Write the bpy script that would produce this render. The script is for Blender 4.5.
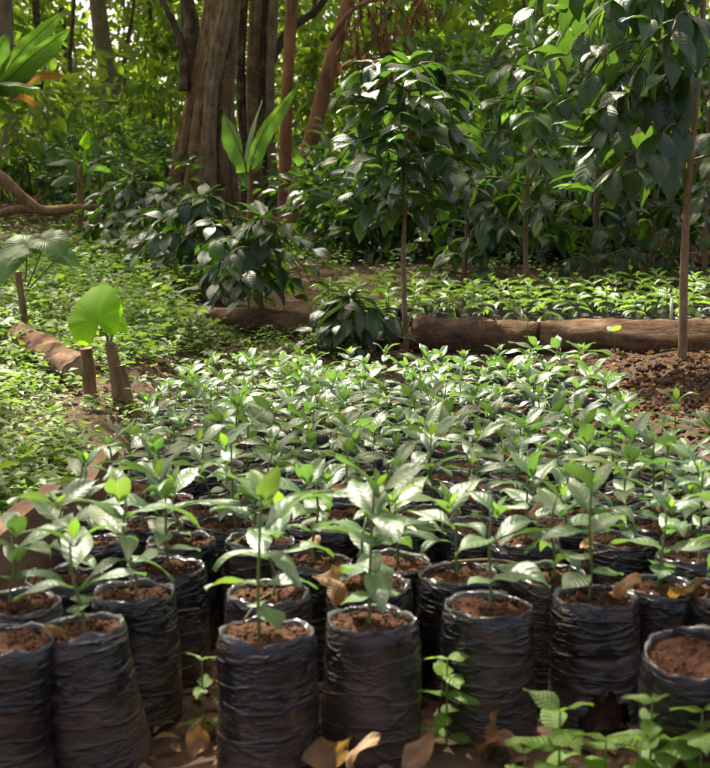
import bpy, math, random
import numpy as np
from mathutils import Matrix, Vector, Euler, noise

for o in list(bpy.data.objects):
    bpy.data.objects.remove(o, do_unlink=True)
SC = bpy.context.scene
COL = SC.collection
PI = math.pi
R = math.radians

# ------------------------------------------------------------------ camera
HC, PITCH, FPX = 0.63, R(7.6), 1380.0
cam = bpy.data.cameras.new('camera')
cam.sensor_fit = 'HORIZONTAL'
cam.sensor_width = 36.0
cam.lens = 36.0 * FPX / 710.0
cam.clip_start = 0.05
cam.clip_end = 2000
cam.dof.use_dof = True
cam.dof.focus_distance = 3.6
cam.dof.aperture_fstop = 14.0
camo = bpy.data.objects.new('camera', cam)
COL.objects.link(camo)
camo.location = (0, 0, HC)
camo.rotation_euler = (PI / 2 - PITCH, 0, 0)
SC.camera = camo

# ------------------------------------------------------------------ light
SUN_EL, SUN_AZ = R(58), R(-24)          # azimuth from +Y (view direction), negative = left
world = bpy.data.worlds.new('World')
SC.world = world
world.use_nodes = True
wn = world.node_tree.nodes
wn.clear()
sky = wn.new('ShaderNodeTexSky')
sky.sky_type = 'NISHITA'
sky.sun_disc = False
sky.sun_elevation = SUN_EL
sky.sun_rotation = SUN_AZ
sky.air_density = 0.45
sky.dust_density = 6.0
sky.ozone_density = 0.0
bg = wn.new('ShaderNodeBackground')
bg.inputs['Strength'].default_value = 0.15
wo = wn.new('ShaderNodeOutputWorld')
warm = wn.new('ShaderNodeMix'); warm.data_type = 'RGBA'; warm.blend_type = 'MULTIPLY'
warm.inputs[0].default_value = 1.0
warm.inputs[7].default_value = (1.04, 0.98, 0.88, 1)          # the camera's daylight-in-shade white balance
world.node_tree.links.new(sky.outputs[0], warm.inputs[6])
world.node_tree.links.new(warm.outputs[2], bg.inputs[0])
world.node_tree.links.new(bg.outputs[0], wo.inputs[0])
sun = bpy.data.lights.new('sun', 'SUN')
sun.energy = 4.2
sun.angle = R(0.5)
sun.color = (1.0, 0.93, 0.80)
suno = bpy.data.objects.new('sun', sun)
COL.objects.link(suno)
to_sun = Vector((math.sin(SUN_AZ) * math.cos(SUN_EL), math.cos(SUN_AZ) * math.cos(SUN_EL), math.sin(SUN_EL)))
suno.rotation_euler = to_sun.to_track_quat('Z', 'Y').to_euler()
suno.location = (0, 0, 30)
SC.view_settings.view_transform = 'Standard'
SC.view_settings.look = 'None'
SC.view_settings.exposure = 1.58
SC.view_settings.gamma = 1.0

# ------------------------------------------------------------------ helpers
_F = Vector((0, math.cos(PITCH), -math.sin(PITCH)))
_U = Vector((0, math.sin(PITCH), math.cos(PITCH)))
def ray(x, y):
    return Vector(((x - 355) / FPX, 0, 0)) + _U * ((384 - y) / FPX) + _F
def onz(x, y, z):                       # point of the photograph on a level plane
    d = ray(x, y); t = (z - HC) / d.z
    return Vector((0, 0, HC)) + d * t
def at(x, y, Y):                        # point of the photograph at a distance
    d = ray(x, y); t = Y / d.y
    return Vector((0, 0, HC)) + d * t

def sm(a, b, x):
    t = np.clip((x - a) / (b - a), 0, 1)
    return t * t * (3 - 2 * t)

def ground_z(x, y):
    z = np.interp(y, [1.6, 4.5, 4.9, 5.3, 5.9, 7.5, 10.0, 13.0], [0, -.125, -.07, .02, .06, .17, .33, .5]) + 0.035 * np.clip(y - 13, 0, 60)
    z = z + sm(-0.54, -0.68, x) * np.interp(y, [2.2, 3, 4, 4.6, 5.3, 6, 8, 10], [0, .06, .14, .19, .10, .08, .06, .0])
    m = np.exp(-(np.abs((x - 1.22) / 0.60) ** 3 + np.abs((y - 4.05) / 1.15) ** 3))
    return z + 0.165 * m + 0.06 * np.exp(-(((x - 1.10) / 0.24) ** 2 + ((y - 4.62) / 0.30) ** 2))
def gz(x, y):
    return float(ground_z(np.float64(x), np.float64(y)))

def tag(o, label=None, cat=None, group=None, kind=None):
    if label: o['label'] = label
    if cat: o['category'] = cat
    if group: o['group'] = group
    if kind: o['kind'] = kind
    return o

def empty(name, loc, rot=(0, 0, 0)):
    o = bpy.data.objects.new(name, None)
    o.empty_display_size = 0.05
    COL.objects.link(o)
    o.location = loc
    o.rotation_euler = rot
    return o

def link(name, me, parent=None, mat=None):
    o = bpy.data.objects.new(name, me)
    COL.objects.link(o)
    if parent is not None: o.parent = parent
    if mat is not None: o.matrix_basis = mat
    return o

def mesh(name, V, F, mats, uv=None, mi=None, smooth=True):
    """V (n,3) array; F list of faces or (m,k) array; uv per-vertex (n,2)"""
    me = bpy.data.meshes.new(name)
    if isinstance(F, np.ndarray):
        V = np.asarray(V, dtype=np.float32)
        me.vertices.add(len(V)); me.vertices.foreach_set('co', V.ravel())
        m, k = F.shape
        me.loops.add(m * k); me.loops.foreach_set('vertex_index', F.astype(np.int32).ravel())
        me.polygons.add(m)
        me.polygons.foreach_set('loop_start', (np.arange(m) * k).astype(np.int32))
        me.update(calc_edges=True)
    else:
        me.from_pydata([tuple(v) for v in V], [], F)
    if not isinstance(mats, (list, tuple)): mats = [mats]
    for m_ in mats: me.materials.append(m_)
    if uv is not None:
        lay = me.uv_layers.new(name='UVMap')
        li = np.zeros(len(me.loops), dtype=np.int32)
        me.loops.foreach_get('vertex_index', li)
        lay.data.foreach_set('uv', np.asarray(uv, dtype=np.float32)[li].ravel())
    if mi is not None:
        me.polygons.foreach_set('material_index', np.asarray(mi, dtype=np.int32))
    if smooth:
        me.polygons.foreach_set('use_smooth', np.ones(len(me.polygons), dtype=bool))
    me.update()
    return me

def tube_data(pts, rad, n=8, cap=True, rf=None):
    """tube through pts with radii rad; rf(theta, t) multiplies the radius"""
    pts = [Vector(p) for p in pts]
    V, F = [], []
    m = len(pts)
    ref = Vector((1, 0, 0))
    for i, p in enumerate(pts):
        d = (pts[min(i + 1, m - 1)] - pts[max(i - 1, 0)]).normalized()
        if abs(d.dot(ref)) > 0.95: ref = Vector((0, 1, 0))
        a = (ref - d * ref.dot(d)).normalized()
        b = d.cross(a)
        ref = a
        for j in range(n):
            th = 2 * PI * j / n
            r = rad[i] * (rf(th, i / (m - 1)) if rf else 1)
            V.append(p + a * (math.cos(th) * r) + b * (math.sin(th) * r))
    for i in range(m - 1):
        for j in range(n):
            k = (j + 1) % n
            F.append((i * n + j, i * n + k, (i + 1) * n + k, (i + 1) * n + j))
    if cap:
        V.append(pts[0]); V.append(pts[-1])
        c0, c1 = len(V) - 2, len(V) - 1
        for j in range(n):
            k = (j + 1) % n
            F.append((c0, k, j)); F.append((c1, (m - 1) * n + j, (m - 1) * n + k))
    return V, F

def spline(pts, n):
    """Catmull-Rom through pts"""
    P = [Vector(p) for p in pts]
    P = [P[0] * 2 - P[1]] + P + [P[-1] * 2 - P[-2]]
    out = []
    segs = len(P) - 3
    for i in range(n + 1):
        t = i / n * segs
        k = min(int(t), segs - 1); u = t - k
        a, b, c, d = P[k:k + 4]
        out.append(0.5 * ((2 * b) + (c - a) * u + (2 * a - 5 * b + 4 * c - d) * u * u + (3 * b - a - 3 * c + d) * u ** 3))
    return out

def lerp(a, n):
    xs = np.linspace(0, len(a) - 1, n)
    return [float(v) for v in np.interp(xs, range(len(a)), a)]

# ------------------------------------------------------------------ materials
def newmat(name):
    m = bpy.data.materials.new(name)
    m.use_nodes = True
    nt = m.node_tree
    nt.nodes.clear()
    out = nt.nodes.new('ShaderNodeOutputMaterial')
    return m, nt, out

class NB:
    """small node-building helper"""
    def __init__(s, nt): s.nt = nt
    def n(s, typ, **kw):
        nd = s.nt.nodes.new(typ)
        for k, v in kw.items(): setattr(nd, k, v)
        return nd
    def l(s, a, b): s.nt.links.new(a, b)
    def math(s, op, a, b=None, clamp=False):
        nd = s.nt.nodes.new('ShaderNodeMath'); nd.operation = op; nd.use_clamp = clamp
        for i, v in enumerate((a, b)):
            if v is None: continue
            if isinstance(v, (int, float)): nd.inputs[i].default_value = v
            else: s.l(v, nd.inputs[i])
        return nd.outputs[0]
    def ramp(s, fac, stops, interp='LINEAR'):
        nd = s.nt.nodes.new('ShaderNodeValToRGB')
        cr = nd.color_ramp; cr.interpolation = interp
        while len(cr.elements) < len(stops): cr.elements.new(0.5)
        for e, (p, c) in zip(cr.elements, stops):
            e.position = p
            e.color = (*c, 1) if len(c) == 3 else c
        s.l(fac, nd.inputs[0])
        return nd.outputs[0]
    def mix(s, fac, a, b, typ='MIX'):
        nd = s.nt.nodes.new('ShaderNodeMix'); nd.data_type = 'RGBA'; nd.blend_type = typ
        for sock, v in ((nd.inputs[0], fac), (nd.inputs[6], a), (nd.inputs[7], b)):
            if isinstance(v, (int, float)): sock.default_value = v
            elif isinstance(v, tuple): sock.default_value = (*v, 1)
            else: s.l(v, sock)
        return nd.outputs[2]
    def noise(s, vec, scale, detail=4, rough=0.55):
        nd = s.nt.nodes.new('ShaderNodeTexNoise')
        nd.inputs['Scale'].default_value = scale
        nd.inputs['Detail'].default_value = detail
        nd.inputs['Roughness'].default_value = rough
        if vec is not None: s.l(vec, nd.inputs['Vector'])
        return nd.outputs[0]
    def mapping(s, vec, scale, loc=None):
        nd = s.nt.nodes.new('ShaderNodeMapping')
        nd.inputs['Scale'].default_value = scale
        s.l(vec, nd.inputs['Vector'])
        if loc is not None: s.l(loc, nd.inputs['Location'])
        return nd.outputs[0]
    def bump(s, h, strength, dist):
        nd = s.nt.nodes.new('ShaderNodeBump')
        nd.inputs['Strength'].default_value = strength
        nd.inputs['Distance'].default_value = dist
        s.l(h, nd.inputs['Height'])
        return nd.outputs[0]

def leaf_mat(name, cols, trans, tfac=0.35, rough=0.35, spec=0.5, island=False, veins=9, vbump=0.5, spots=0.0, vein_col=0.25, coat=0.0):
    m, nt, out = newmat(name)
    b = NB(nt)
    if island:
        rnd = b.n('ShaderNodeNewGeometry').outputs['Random Per Island']
    else:
        rnd = b.n('ShaderNodeObjectInfo').outputs['Random']
    k = len(cols)
    base = b.ramp(rnd, [(i / max(1, k - 1), c) for i, c in enumerate(cols)])
    uvn = b.n('ShaderNodeUVMap')
    sep = b.n('ShaderNodeSeparateXYZ'); b.l(uvn.outputs[0], sep.inputs[0])
    u = b.math('ABSOLUTE', b.math('SUBTRACT', b.math('MULTIPLY', sep.outputs[0], 2.0), 1.0))
    v = sep.outputs[1]
    ph = b.math('SUBTRACT', b.math('MULTIPLY', v, float(veins)), b.math('MULTIPLY', u, 1.6))
    w = b.math('ABSOLUTE', b.math('SINE', b.math('MULTIPLY', ph, PI)))      # sharp valleys = veins
    mid = b.math('SUBTRACT', 1.0, b.math('MULTIPLY', u, 9.0), clamp=True)
    vein = b.math('MAXIMUM', mid, b.math('MULTIPLY', b.math('SUBTRACT', 1.0, b.math('MULTIPLY', w, 5.0), clamp=True), 0.55))
    light = b.mix(1.0, base, (1.9, 1.7, 1.6), 'MULTIPLY')
    colr = b.mix(b.math('MULTIPLY', vein, vein_col * 2), base, light)
    tc = b.n('ShaderNodeTexCoord')
    nz = b.noise(tc.outputs['Object'], 14.0, 3)
    colr = b.mix(b.math('MULTIPLY', b.math('SUBTRACT', nz, 0.35, clamp=True), 0.9), colr, b.mix(1.0, base, (1.35, 1.15, 0.6), 'MULTIPLY'))
    if spots > 0:
        sp = b.noise(tc.outputs['Object'], 60.0, 2)
        colr = b.mix(b.math('MULTIPLY', b.math('GREATER_THAN', sp, 0.70), spots), colr, (0.10, 0.05, 0.02))
    p = b.n('ShaderNodeBsdfPrincipled')
    b.l(colr, p.inputs['Base Color'])
    rr = b.math('ADD', b.math('MULTIPLY', nz, 0.25), rough - 0.12)
    b.l(rr, p.inputs['Roughness'])
    p.inputs['Specular IOR Level'].default_value = spec
    if coat: p.inputs['Coat Weight'].default_value = coat
    hgt = b.math('ADD', w, b.math('MULTIPLY', nz, 0.5))
    nrm = b.bump(hgt, vbump, 0.0022)
    b.l(nrm, p.inputs['Normal'])
    t = b.n('ShaderNodeBsdfTranslucent')
    tcol = b.mix(0.55, trans, b.mix(1.0, colr, (4.2, 4.6, 1.7), 'MULTIPLY'))
    b.l(tcol, t.inputs['Color'])
    mx = b.n('ShaderNodeMixShader')
    mx.inputs[0].default_value = tfac
    b.l(p.outputs[0], mx.inputs[1]); b.l(t.outputs[0], mx.inputs[2])
    b.l(mx.outputs[0], out.inputs[0])
    return m

def soil_mat(name, cols, scale=30, bump=0.8, dist=0.01, litter=False):
    m, nt, out = newmat(name)
    b = NB(nt)
    tc = b.n('ShaderNodeTexCoord')
    v = tc.outputs['Object']
    n1 = b.noise(v, scale, 6, 0.65)
    n2 = b.noise(v, scale * 5, 4, 0.6)
    n3 = b.noise(v, scale * 0.12, 3, 0.5)
    f = b.math('ADD', b.math('MULTIPLY', n1, 0.6), b.math('MULTIPLY', n2, 0.4))
    k = len(cols)
    c = b.ramp(f, [(0.32 + 0.36 * i / (k - 1), cc) for i, cc in enumerate(cols)])
    c = b.mix(b.math('MULTIPLY', n3, 0.5), c, b.mix(1.0, c, (0.55, 0.55, 0.55), 'MULTIPLY'))
    if litter:
        vo = b.n('ShaderNodeTexVoronoi'); vo.inputs['Scale'].default_value = 22; b.l(v, vo.inputs['Vector'])
        sepc = b.n('ShaderNodeSeparateColor'); b.l(vo.outputs['Color'], sepc.inputs[0])
        c = b.mix(b.math('MULTIPLY', b.math('GREATER_THAN', sepc.outputs[0], 0.72), 0.7), c, b.ramp(sepc.outputs[1], [(0, (0.10, 0.05, 0.025)), (1, (0.24, 0.15, 0.08))]))
    p = b.n('ShaderNodeBsdfPrincipled')
    b.l(c, p.inputs['Base Color'])
    p.inputs['Roughness'].default_value = 0.95
    p.inputs['Specular IOR Level'].default_value = 0.2
    b.l(b.bump(f, bump, dist), p.inputs['Normal'])
    b.l(p.outputs[0], out.inputs[0])
    return m

def bark_mat(name, cols, lichen=0.0, zs=0.18, scale=14, bump=0.9, dist=0.02, lcol=(0.36, 0.30, 0.17)):
    m, nt, out = newmat(name)
    b = NB(nt)
    tc = b.n('ShaderNodeTexCoord')
    v = b.mapping(tc.outputs['Object'], (1, 1, zs) if zs < 1 else (.22, 1, 1))
    n1 = b.noise(v, scale, 6, 0.65)
    n2 = b.noise(tc.outputs['Object'], scale * 0.6, 6, 0.7)
    k = len(cols)
    c = b.ramp(n1, [(0.3 + 0.4 * i / (k - 1), cc) for i, cc in enumerate(cols)])
    if lichen:
        msk = b.math('MULTIPLY', b.math('SUBTRACT', n2, 0.50, clamp=True), 6.0, clamp=True)
        c = b.mix(b.math('MULTIPLY', msk, lichen), c, lcol)
    n4 = b.noise(tc.outputs['Object'], scale * 0.16, 3)
    c = b.mix(b.math('MULTIPLY', b.math('SUBTRACT', n4, 0.45, clamp=True), 2.2, clamp=True), c, b.mix(1.0, c, (0.75, 0.85, 0.5), 'MULTIPLY'))
    p = b.n('ShaderNodeBsdfPrincipled')
    b.l(c, p.inputs['Base Color'])
    p.inputs['Roughness'].default_value = 0.9
    p.inputs['Specular IOR Level'].default_value = 0.25
    b.l(b.bump(n1, bump, dist), p.inputs['Normal'])
    b.l(p.outputs[0], out.inputs[0])
    return m

def bag_mat():
    m, nt, out = newmat('black_polythene')
    b = NB(nt)
    tc = b.n('ShaderNodeTexCoord')
    oi = b.n('ShaderNodeObjectInfo')
    comb = b.n('ShaderNodeCombineXYZ')
    for i in range(3): b.l(b.math('MULTIPLY', oi.outputs['Random'], 31.0 + 7 * i), comb.inputs[i])
    v0 = b.mapping(tc.outputs['Object'], (1, 1, 1), comb.outputs[0])
    vh = b.mapping(tc.outputs['Object'], (1, 1, 4.5), comb.outputs[0])
    w1 = b.noise(vh, 16, 4, 0.6)
    w2 = b.noise(vh, 70, 3, 0.6)
    dirt = b.noise(v0, 11, 6, 0.7)
    dirt2 = b.noise(vh, 22, 4, 0.6)
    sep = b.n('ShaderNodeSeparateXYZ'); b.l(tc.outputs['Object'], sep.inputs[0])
    low = b.math('MULTIPLY', b.math('SUBTRACT', 0.15, sep.outputs[2], clamp=True), 0.9)
    msk = b.math('MULTIPLY', b.math('SUBTRACT', b.math('ADD', b.math('ADD', b.math('MULTIPLY', dirt, 0.7), b.math('MULTIPLY', dirt2, 0.3)), low), 0.485, clamp=True), 5.0, clamp=True)
    c = b.mix(b.math('MULTIPLY', msk, 0.68), (0.0120, 0.0120, 0.0130), b.mix(dirt2, (0.085, 0.052, 0.030), (0.15, 0.095, 0.058)))
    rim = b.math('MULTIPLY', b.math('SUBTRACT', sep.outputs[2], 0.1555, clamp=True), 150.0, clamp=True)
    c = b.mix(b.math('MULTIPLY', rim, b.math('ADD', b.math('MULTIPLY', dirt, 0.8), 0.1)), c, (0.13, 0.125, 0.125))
    p = b.n('ShaderNodeBsdfPrincipled')
    b.l(c, p.inputs['Base Color'])
    b.l(b.math('ADD', b.math('MULTIPLY', msk, 0.38), 0.20), p.inputs['Roughness'])
    p.inputs['Specular IOR Level'].default_value = 0.55
    def crease(n, k): return b.math('SUBTRACT', 1.0, b.math('MULTIPLY', b.math('ABSOLUTE', b.math('SUBTRACT', n, 0.5)), k), clamp=True)
    vd = b.mapping(tc.outputs['Object'], (1.0, 1.0, 3.2), comb.outputs[0])
    wd = b.noise(vd, 24, 2, 0.5)
    w3 = b.noise(vh, 8.5, 2, 0.5)
    patch = b.math('MULTIPLY', b.math('SUBTRACT', b.noise(v0, 17, 2), 0.42, clamp=True), 6.0, clamp=True)
    h = b.math('ADD', b.math('ADD', b.math('MULTIPLY', w1, 0.55), b.math('MULTIPLY', w2, 0.12)),
               b.math('ADD', b.math('MULTIPLY', crease(w3, 22.0), 0.55), b.math('MULTIPLY', b.math('MULTIPLY', crease(wd, 22.0), 0.45), patch)))
    b.l(b.bump(h, 0.75, 0.0042), p.inputs['Normal'])
    b.l(p.outputs[0], out.inputs[0])
    return m

def plain_mat(name, col, rough=0.8, var=0.3, scale=40, bump=0.3, dist=0.002):
    m, nt, out = newmat(name)
    b = NB(nt)
    tc = b.n('ShaderNodeTexCoord')
    n1 = b.noise(tc.outputs['Object'], scale, 4, 0.6)
    lo = tuple(c * (1 - var) for c in col); hi = tuple(min(1, c * (1 + var)) for c in col)
    c = b.ramp(n1, [(0.3, lo), (0.7, hi)])
    p = b.n('ShaderNodeBsdfPrincipled')
    b.l(c, p.inputs['Base Color'])
    p.inputs['Roughness'].default_value = rough
    b.l(b.bump(n1, bump, dist), p.inputs['Normal'])
    b.l(p.outputs[0], out.inputs[0])
    return m

M = {}
M['seedling'] = leaf_mat('seedling_leaf', [(0.048, 0.104, 0.036), (0.062, 0.130, 0.046), (0.082, 0.150, 0.050), (0.052, 0.118, 0.050), (0.10, 0.155, 0.040)],
                         (0.17, 0.30, 0.06), 0.26, 0.45, 0.80, vbump=0.18, spots=0.25)
M['young'] = leaf_mat('young_leaf', [(0.08, 0.165, 0.022), (0.12, 0.21, 0.026), (0.09, 0.18, 0.03)], (0.22, 0.35, 0.05), 0.34, 0.32, 0.6)
M['seedling_i'] = leaf_mat('seedling_leaf_far', [(0.06, 0.12, 0.028), (0.08, 0.155, 0.032), (0.11, 0.19, 0.034)], (0.22, 0.35, 0.05), 0.34, 0.34, 0.6, island=True, vbump=0.3)
M['coffee'] = leaf_mat('coffee_leaf', [(0.018, 0.047, 0.014), (0.025, 0.060, 0.016), (0.034, 0.076, 0.018), (0.020, 0.052, 0.020)],
                       (0.16, 0.30, 0.02), 0.26, 0.42, 0.75, vbump=0.3)
M['coffee_lt'] = leaf_mat('coffee_leaf_fresh', [(0.045, 0.11, 0.016), (0.07, 0.15, 0.02), (0.035, 0.09, 0.018)], (0.22, 0.40, 0.03), 0.40, 0.38, 0.6, vbump=0.3)
M['coffee_i'] = leaf_mat('coffee_leaf_far', [(0.018, 0.046, 0.014), (0.028, 0.066, 0.016), (0.05, 0.10, 0.02)], (0.2, 0.34, 0.03), 0.32, 0.30, 0.6, island=True, vbump=0.3)
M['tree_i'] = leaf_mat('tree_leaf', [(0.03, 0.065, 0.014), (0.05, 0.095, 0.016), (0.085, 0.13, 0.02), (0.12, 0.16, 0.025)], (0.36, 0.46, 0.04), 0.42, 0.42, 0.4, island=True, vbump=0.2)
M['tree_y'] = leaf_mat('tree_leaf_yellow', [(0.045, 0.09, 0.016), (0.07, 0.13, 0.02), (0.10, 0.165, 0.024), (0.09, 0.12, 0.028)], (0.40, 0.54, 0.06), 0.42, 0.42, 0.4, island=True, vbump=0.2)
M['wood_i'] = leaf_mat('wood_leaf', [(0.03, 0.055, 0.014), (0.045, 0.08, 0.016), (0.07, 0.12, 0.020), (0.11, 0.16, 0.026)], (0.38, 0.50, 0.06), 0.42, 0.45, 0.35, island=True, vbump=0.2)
M['weed_i'] = leaf_mat('weed_leaf', [(0.045, 0.09, 0.022), (0.07, 0.13, 0.028), (0.11, 0.165, 0.035)], (0.22, 0.32, 0.05), 0.34, 0.5, 0.45, island=True, vbump=0.08)
M['weed'] = leaf_mat('weed_leaf_near', [(0.08, 0.15, 0.025), (0.12, 0.21, 0.03), (0.10, 0.17, 0.035)], (0.3, 0.44, 0.05), 0.36, 0.45, 0.4, vbump=0.5)
M['banana'] = leaf_mat('banana_leaf', [(0.05, 0.115, 0.025), (0.075, 0.15, 0.028)], (0.18, 0.32, 0.04), 0.34, 0.4, 0.5, veins=34, vbump=0.5)
M['taro'] = leaf_mat('taro_leaf', [(0.10, 0.22, 0.012), (0.12, 0.25, 0.014)], (0.40, 0.66, 0.02), 0.55, 0.5, 0.2, veins=7, vbump=0.5, vein_col=0.5)
M['dead_orange'] = leaf_mat('dead_leaf_orange', [(0.13, 0.068, 0.026), (0.17, 0.09, 0.03)], (0.24, 0.12, 0.03), 0.28, 0.6, 0.3, veins=20)
M['dead_i'] = leaf_mat('dead_leaf_brown', [(0.075, 0.040, 0.022), (0.12, 0.065, 0.034), (0.16, 0.095, 0.05)], (0.25, 0.12, 0.04), 0.25, 0.7, 0.2, island=True)
M['dry'] = leaf_mat('dry_leaf', [(0.20, 0.115, 0.055), (0.30, 0.19, 0.10), (0.16, 0.08, 0.035), (0.25, 0.13, 0.05)], (0.4, 0.22, 0.08), 0.18, 0.6, 0.35, vbump=0.25)
M['litter_i'] = leaf_mat('litter_leaf', [(0.08, 0.042, 0.022), (0.15, 0.085, 0.042), (0.11, 0.056, 0.026), (0.20, 0.125, 0.065)], (0.3, 0.16, 0.06), 0.15, 0.7, 0.3, island=True)
M['potsoil'] = soil_mat('potting_soil', [(0.030, 0.013, 0.007), (0.095, 0.042, 0.021), (0.20, 0.10, 0.052)], 60, 1.0, 0.010)
M['ground'] = soil_mat('forest_floor', [(0.040, 0.024, 0.015), (0.085, 0.052, 0.031), (0.13, 0.082, 0.05)], 9, 1.0, 0.03)
M['mound'] = soil_mat('mound_soil', [(0.045, 0.024, 0.015), (0.10, 0.055, 0.034), (0.17, 0.10, 0.06)], 22, 1.0, 0.02)
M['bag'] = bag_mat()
M['stem'] = plain_mat('green_stem', (0.13, 0.16, 0.04), 0.5)
M['brownstem'] = plain_mat('brown_stem', (0.16, 0.105, 0.045), 0.7)
M['bark_fig'] = bark_mat('fig_bark', [(0.075, 0.040, 0.018), (0.20, 0.115, 0.055), (0.31, 0.195, 0.10)], 0.75, 0.3, 16, 1.0, 0.06)
M['bark_pale'] = bark_mat('pale_bark', [(0.11, 0.07, 0.038), (0.24, 0.165, 0.095), (0.34, 0.255, 0.155)], 0.8, 0.3, 16, 1.0, 0.06)
M['bark_dark'] = bark_mat('dark_bark', [(0.035, 0.024, 0.016), (0.095, 0.062, 0.04), (0.16, 0.11, 0.075)], 0.5, 0.25, 16, 1.0, 0.05)
M['bark_red'] = bark_mat('red_bark', [(0.09, 0.040, 0.018), (0.22, 0.10, 0.045), (0.32, 0.155, 0.072)], 0.25, 0.25, 16, 1.0, 0.015, (0.3, 0.22, 0.15))
M['bark_grey'] = bark_mat('grey_bark', [(0.10, 0.075, 0.05), (0.20, 0.155, 0.11), (0.29, 0.24, 0.18)], 0.5, 0.3, 10, 0.7, 0.012)
M['bark_coffee'] = bark_mat('coffee_bark', [(0.13, 0.08, 0.04), (0.25, 0.16, 0.085), (0.36, 0.25, 0.15)], 0.35, 0.3, 40, 0.7, 0.004)
M['log'] = bark_mat('log_bark', [(0.050, 0.026, 0.014), (0.125, 0.066, 0.035), (0.21, 0.12, 0.066)], 0.55, 1.0, 34, 1.0, 0.012, (0.26, 0.17, 0.10))
M['stump'] = bark_mat('stump_bark', [(0.09, 0.048, 0.022), (0.21, 0.12, 0.058), (0.32, 0.20, 0.10)], 0.3, 0.3, 30, 0.9, 0.006, (0.3, 0.24, 0.14))
M['plank'] = bark_mat('plank_wood', [(0.12, 0.066, 0.04), (0.24, 0.14, 0.085), (0.34, 0.215, 0.135)], 0.25, 1.0, 26, 0.7, 0.004, (0.28, 0.2, 0.14))
M['cutwood'] = plain_mat('cut_wood', (0.30, 0.20, 0.11), 0.8)
M['stake'] = plain_mat('pale_stake', (0.55, 0.50, 0.40), 0.8)

# ------------------------------------------------------------------ leaf shapes
def leaf_shape(L, W, up=0.25, droop=0.9, fold=0.25, wave=0.04, nl=7, nw=4, tip=1.6, wide=0.45, seed=0, ripple=0.0, nrip=8, twist=0.0, heart=0.0):
    """leaf along +X, rising then arching over; returns V, F(quads), UV"""
    rg = random.Random(seed)
    ph = rg.uniform(0, 6)
    V, UV = [], []
    x, z = 0.0, 0.0
    for i in range(nl + 1):
        t = i / nl
        if i:
            a = up - droop * (t - 0.5 / nl) ** 1.2
            x += math.cos(a) * L / nl; z += math.sin(a) * L / nl
        a = up - droop * t ** 1.2
        tt = t ** (math.log(0.5) / math.log(wide))
        w = W / 2 * (math.sin(PI * tt) ** (0.85 if t < wide else 1.0))
        if t > wide: w *= (1 - ((t - wide) / (1 - wide)) ** tip * 0.25)
        if t < 1e-6: w = W * 0.02
        if i == nl: w = W * 0.01
        for j in range(nw + 1):
            u = j / nw * 2 - 1
            yy = u * w
            zz = abs(u) * w * fold - (abs(u) ** 3) * w * fold * 0.7
            zz += wave * W * math.sin(t * 7 + ph + (2 if u > 0 else 0)) * abs(u)
            if ripple: zz += ripple * W * math.cos((t * nrip - abs(u) * 0.9) * 2 * PI) * (0.25 + abs(u)) * math.sin(PI * t)
            tw = twist * t
            y2 = yy * math.cos(tw) - zz * math.sin(tw); z2 = yy * math.sin(tw) + zz * math.cos(tw)
            xb = -heart * W * abs(u) * (1 - t) ** 3
            V.append((x - math.sin(a) * z2 + xb, y2, z + math.cos(a) * z2))
            UV.append((u * 0.5 + 0.5, t))
    F = []
    for i in range(nl):
        for j in range(nw):
            p = i * (nw + 1) + j
            F.append((p, p + 1 + nw, p + 2 + nw, p + 1))
    return V, F, UV

def leaf_mesh(name, mat, **kw):
    V, F, UV = leaf_shape(**kw)
    return mesh(name, V, np.array(F), mat, UV)

rg0 = random.Random(5)
SL = [leaf_mesh('seedling_leaf', M['seedling'], L=0.078, W=0.026 + 0.003 * (i % 3), up=0.42 + 0.12 * (i % 2), droop=0.75 + 0.18 * (i % 4), fold=0.4,
                wave=0.12, nl=8, nw=6, seed=i, ripple=0.007, nrip=6, twist=rg0.uniform(-0.3, 0.3)) for i in range(10)]
SY = [leaf_mesh('young_leaf', M['young'], L=0.05, W=0.020, up=0.2, droop=0.45, fold=0.6, wave=0.03, nl=6, nw=4, seed=i) for i in range(4)]
SCOT = [leaf_mesh('seed_leaf', M['seedling'], L=0.042, W=0.034, up=0.15, droop=0.5, fold=0.2, wave=0.05, nl=6, nw=4, seed=i, wide=0.5) for i in range(4)]
CL = [leaf_mesh('coffee_leaf', M['coffee'], L=0.16, W=0.070 + 0.006 * (i % 3), up=0.25, droop=0.6 + 0.2 * (i % 4), fold=0.25,
                wave=0.07, nl=9, nw=6, seed=i, ripple=0.014, nrip=7, twist=rg0.uniform(-0.5, 0.5)) for i in range(10)]
CLT = [leaf_mesh('coffee_leaf_fresh', M['coffee_lt'], L=0.16, W=0.074, up=0.25, droop=0.6 + 0.2 * (i % 4), fold=0.3,
                 wave=0.07, nl=9, nw=6, seed=i + 30, ripple=0.014, nrip=7, twist=rg0.uniform(-0.5, 0.5)) for i in range(6)]
WL = [leaf_mesh('weed_leaf', M['weed'], L=0.045, W=0.028, up=0.2, droop=0.6, fold=0.3, wave=0.1, nl=6, nw=4, seed=i, wide=0.40, ripple=0.03, nrip=5) for i in range(5)]
DL = [leaf_mesh('dry_leaf', M['dry'], L=0.085, W=0.045, up=0.5 * (-1) ** i, droop=1.6 * (-1) ** i, fold=0.9, wave=0.25, nl=9, nw=6, seed=i, ripple=0.02, nrip=3, twist=rg0.uniform(-0.9, 0.9)) for i in range(6)]

def lmat(pos, az, el, roll=0.0, s=1.0):
    return Matrix.Translation(pos) @ Matrix.Rotation(az, 4, 'Z') @ Matrix.Rotation(-el, 4, 'Y') @ Matrix.Rotation(roll, 4, 'X') @ Matrix.Scale(s, 4)

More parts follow.
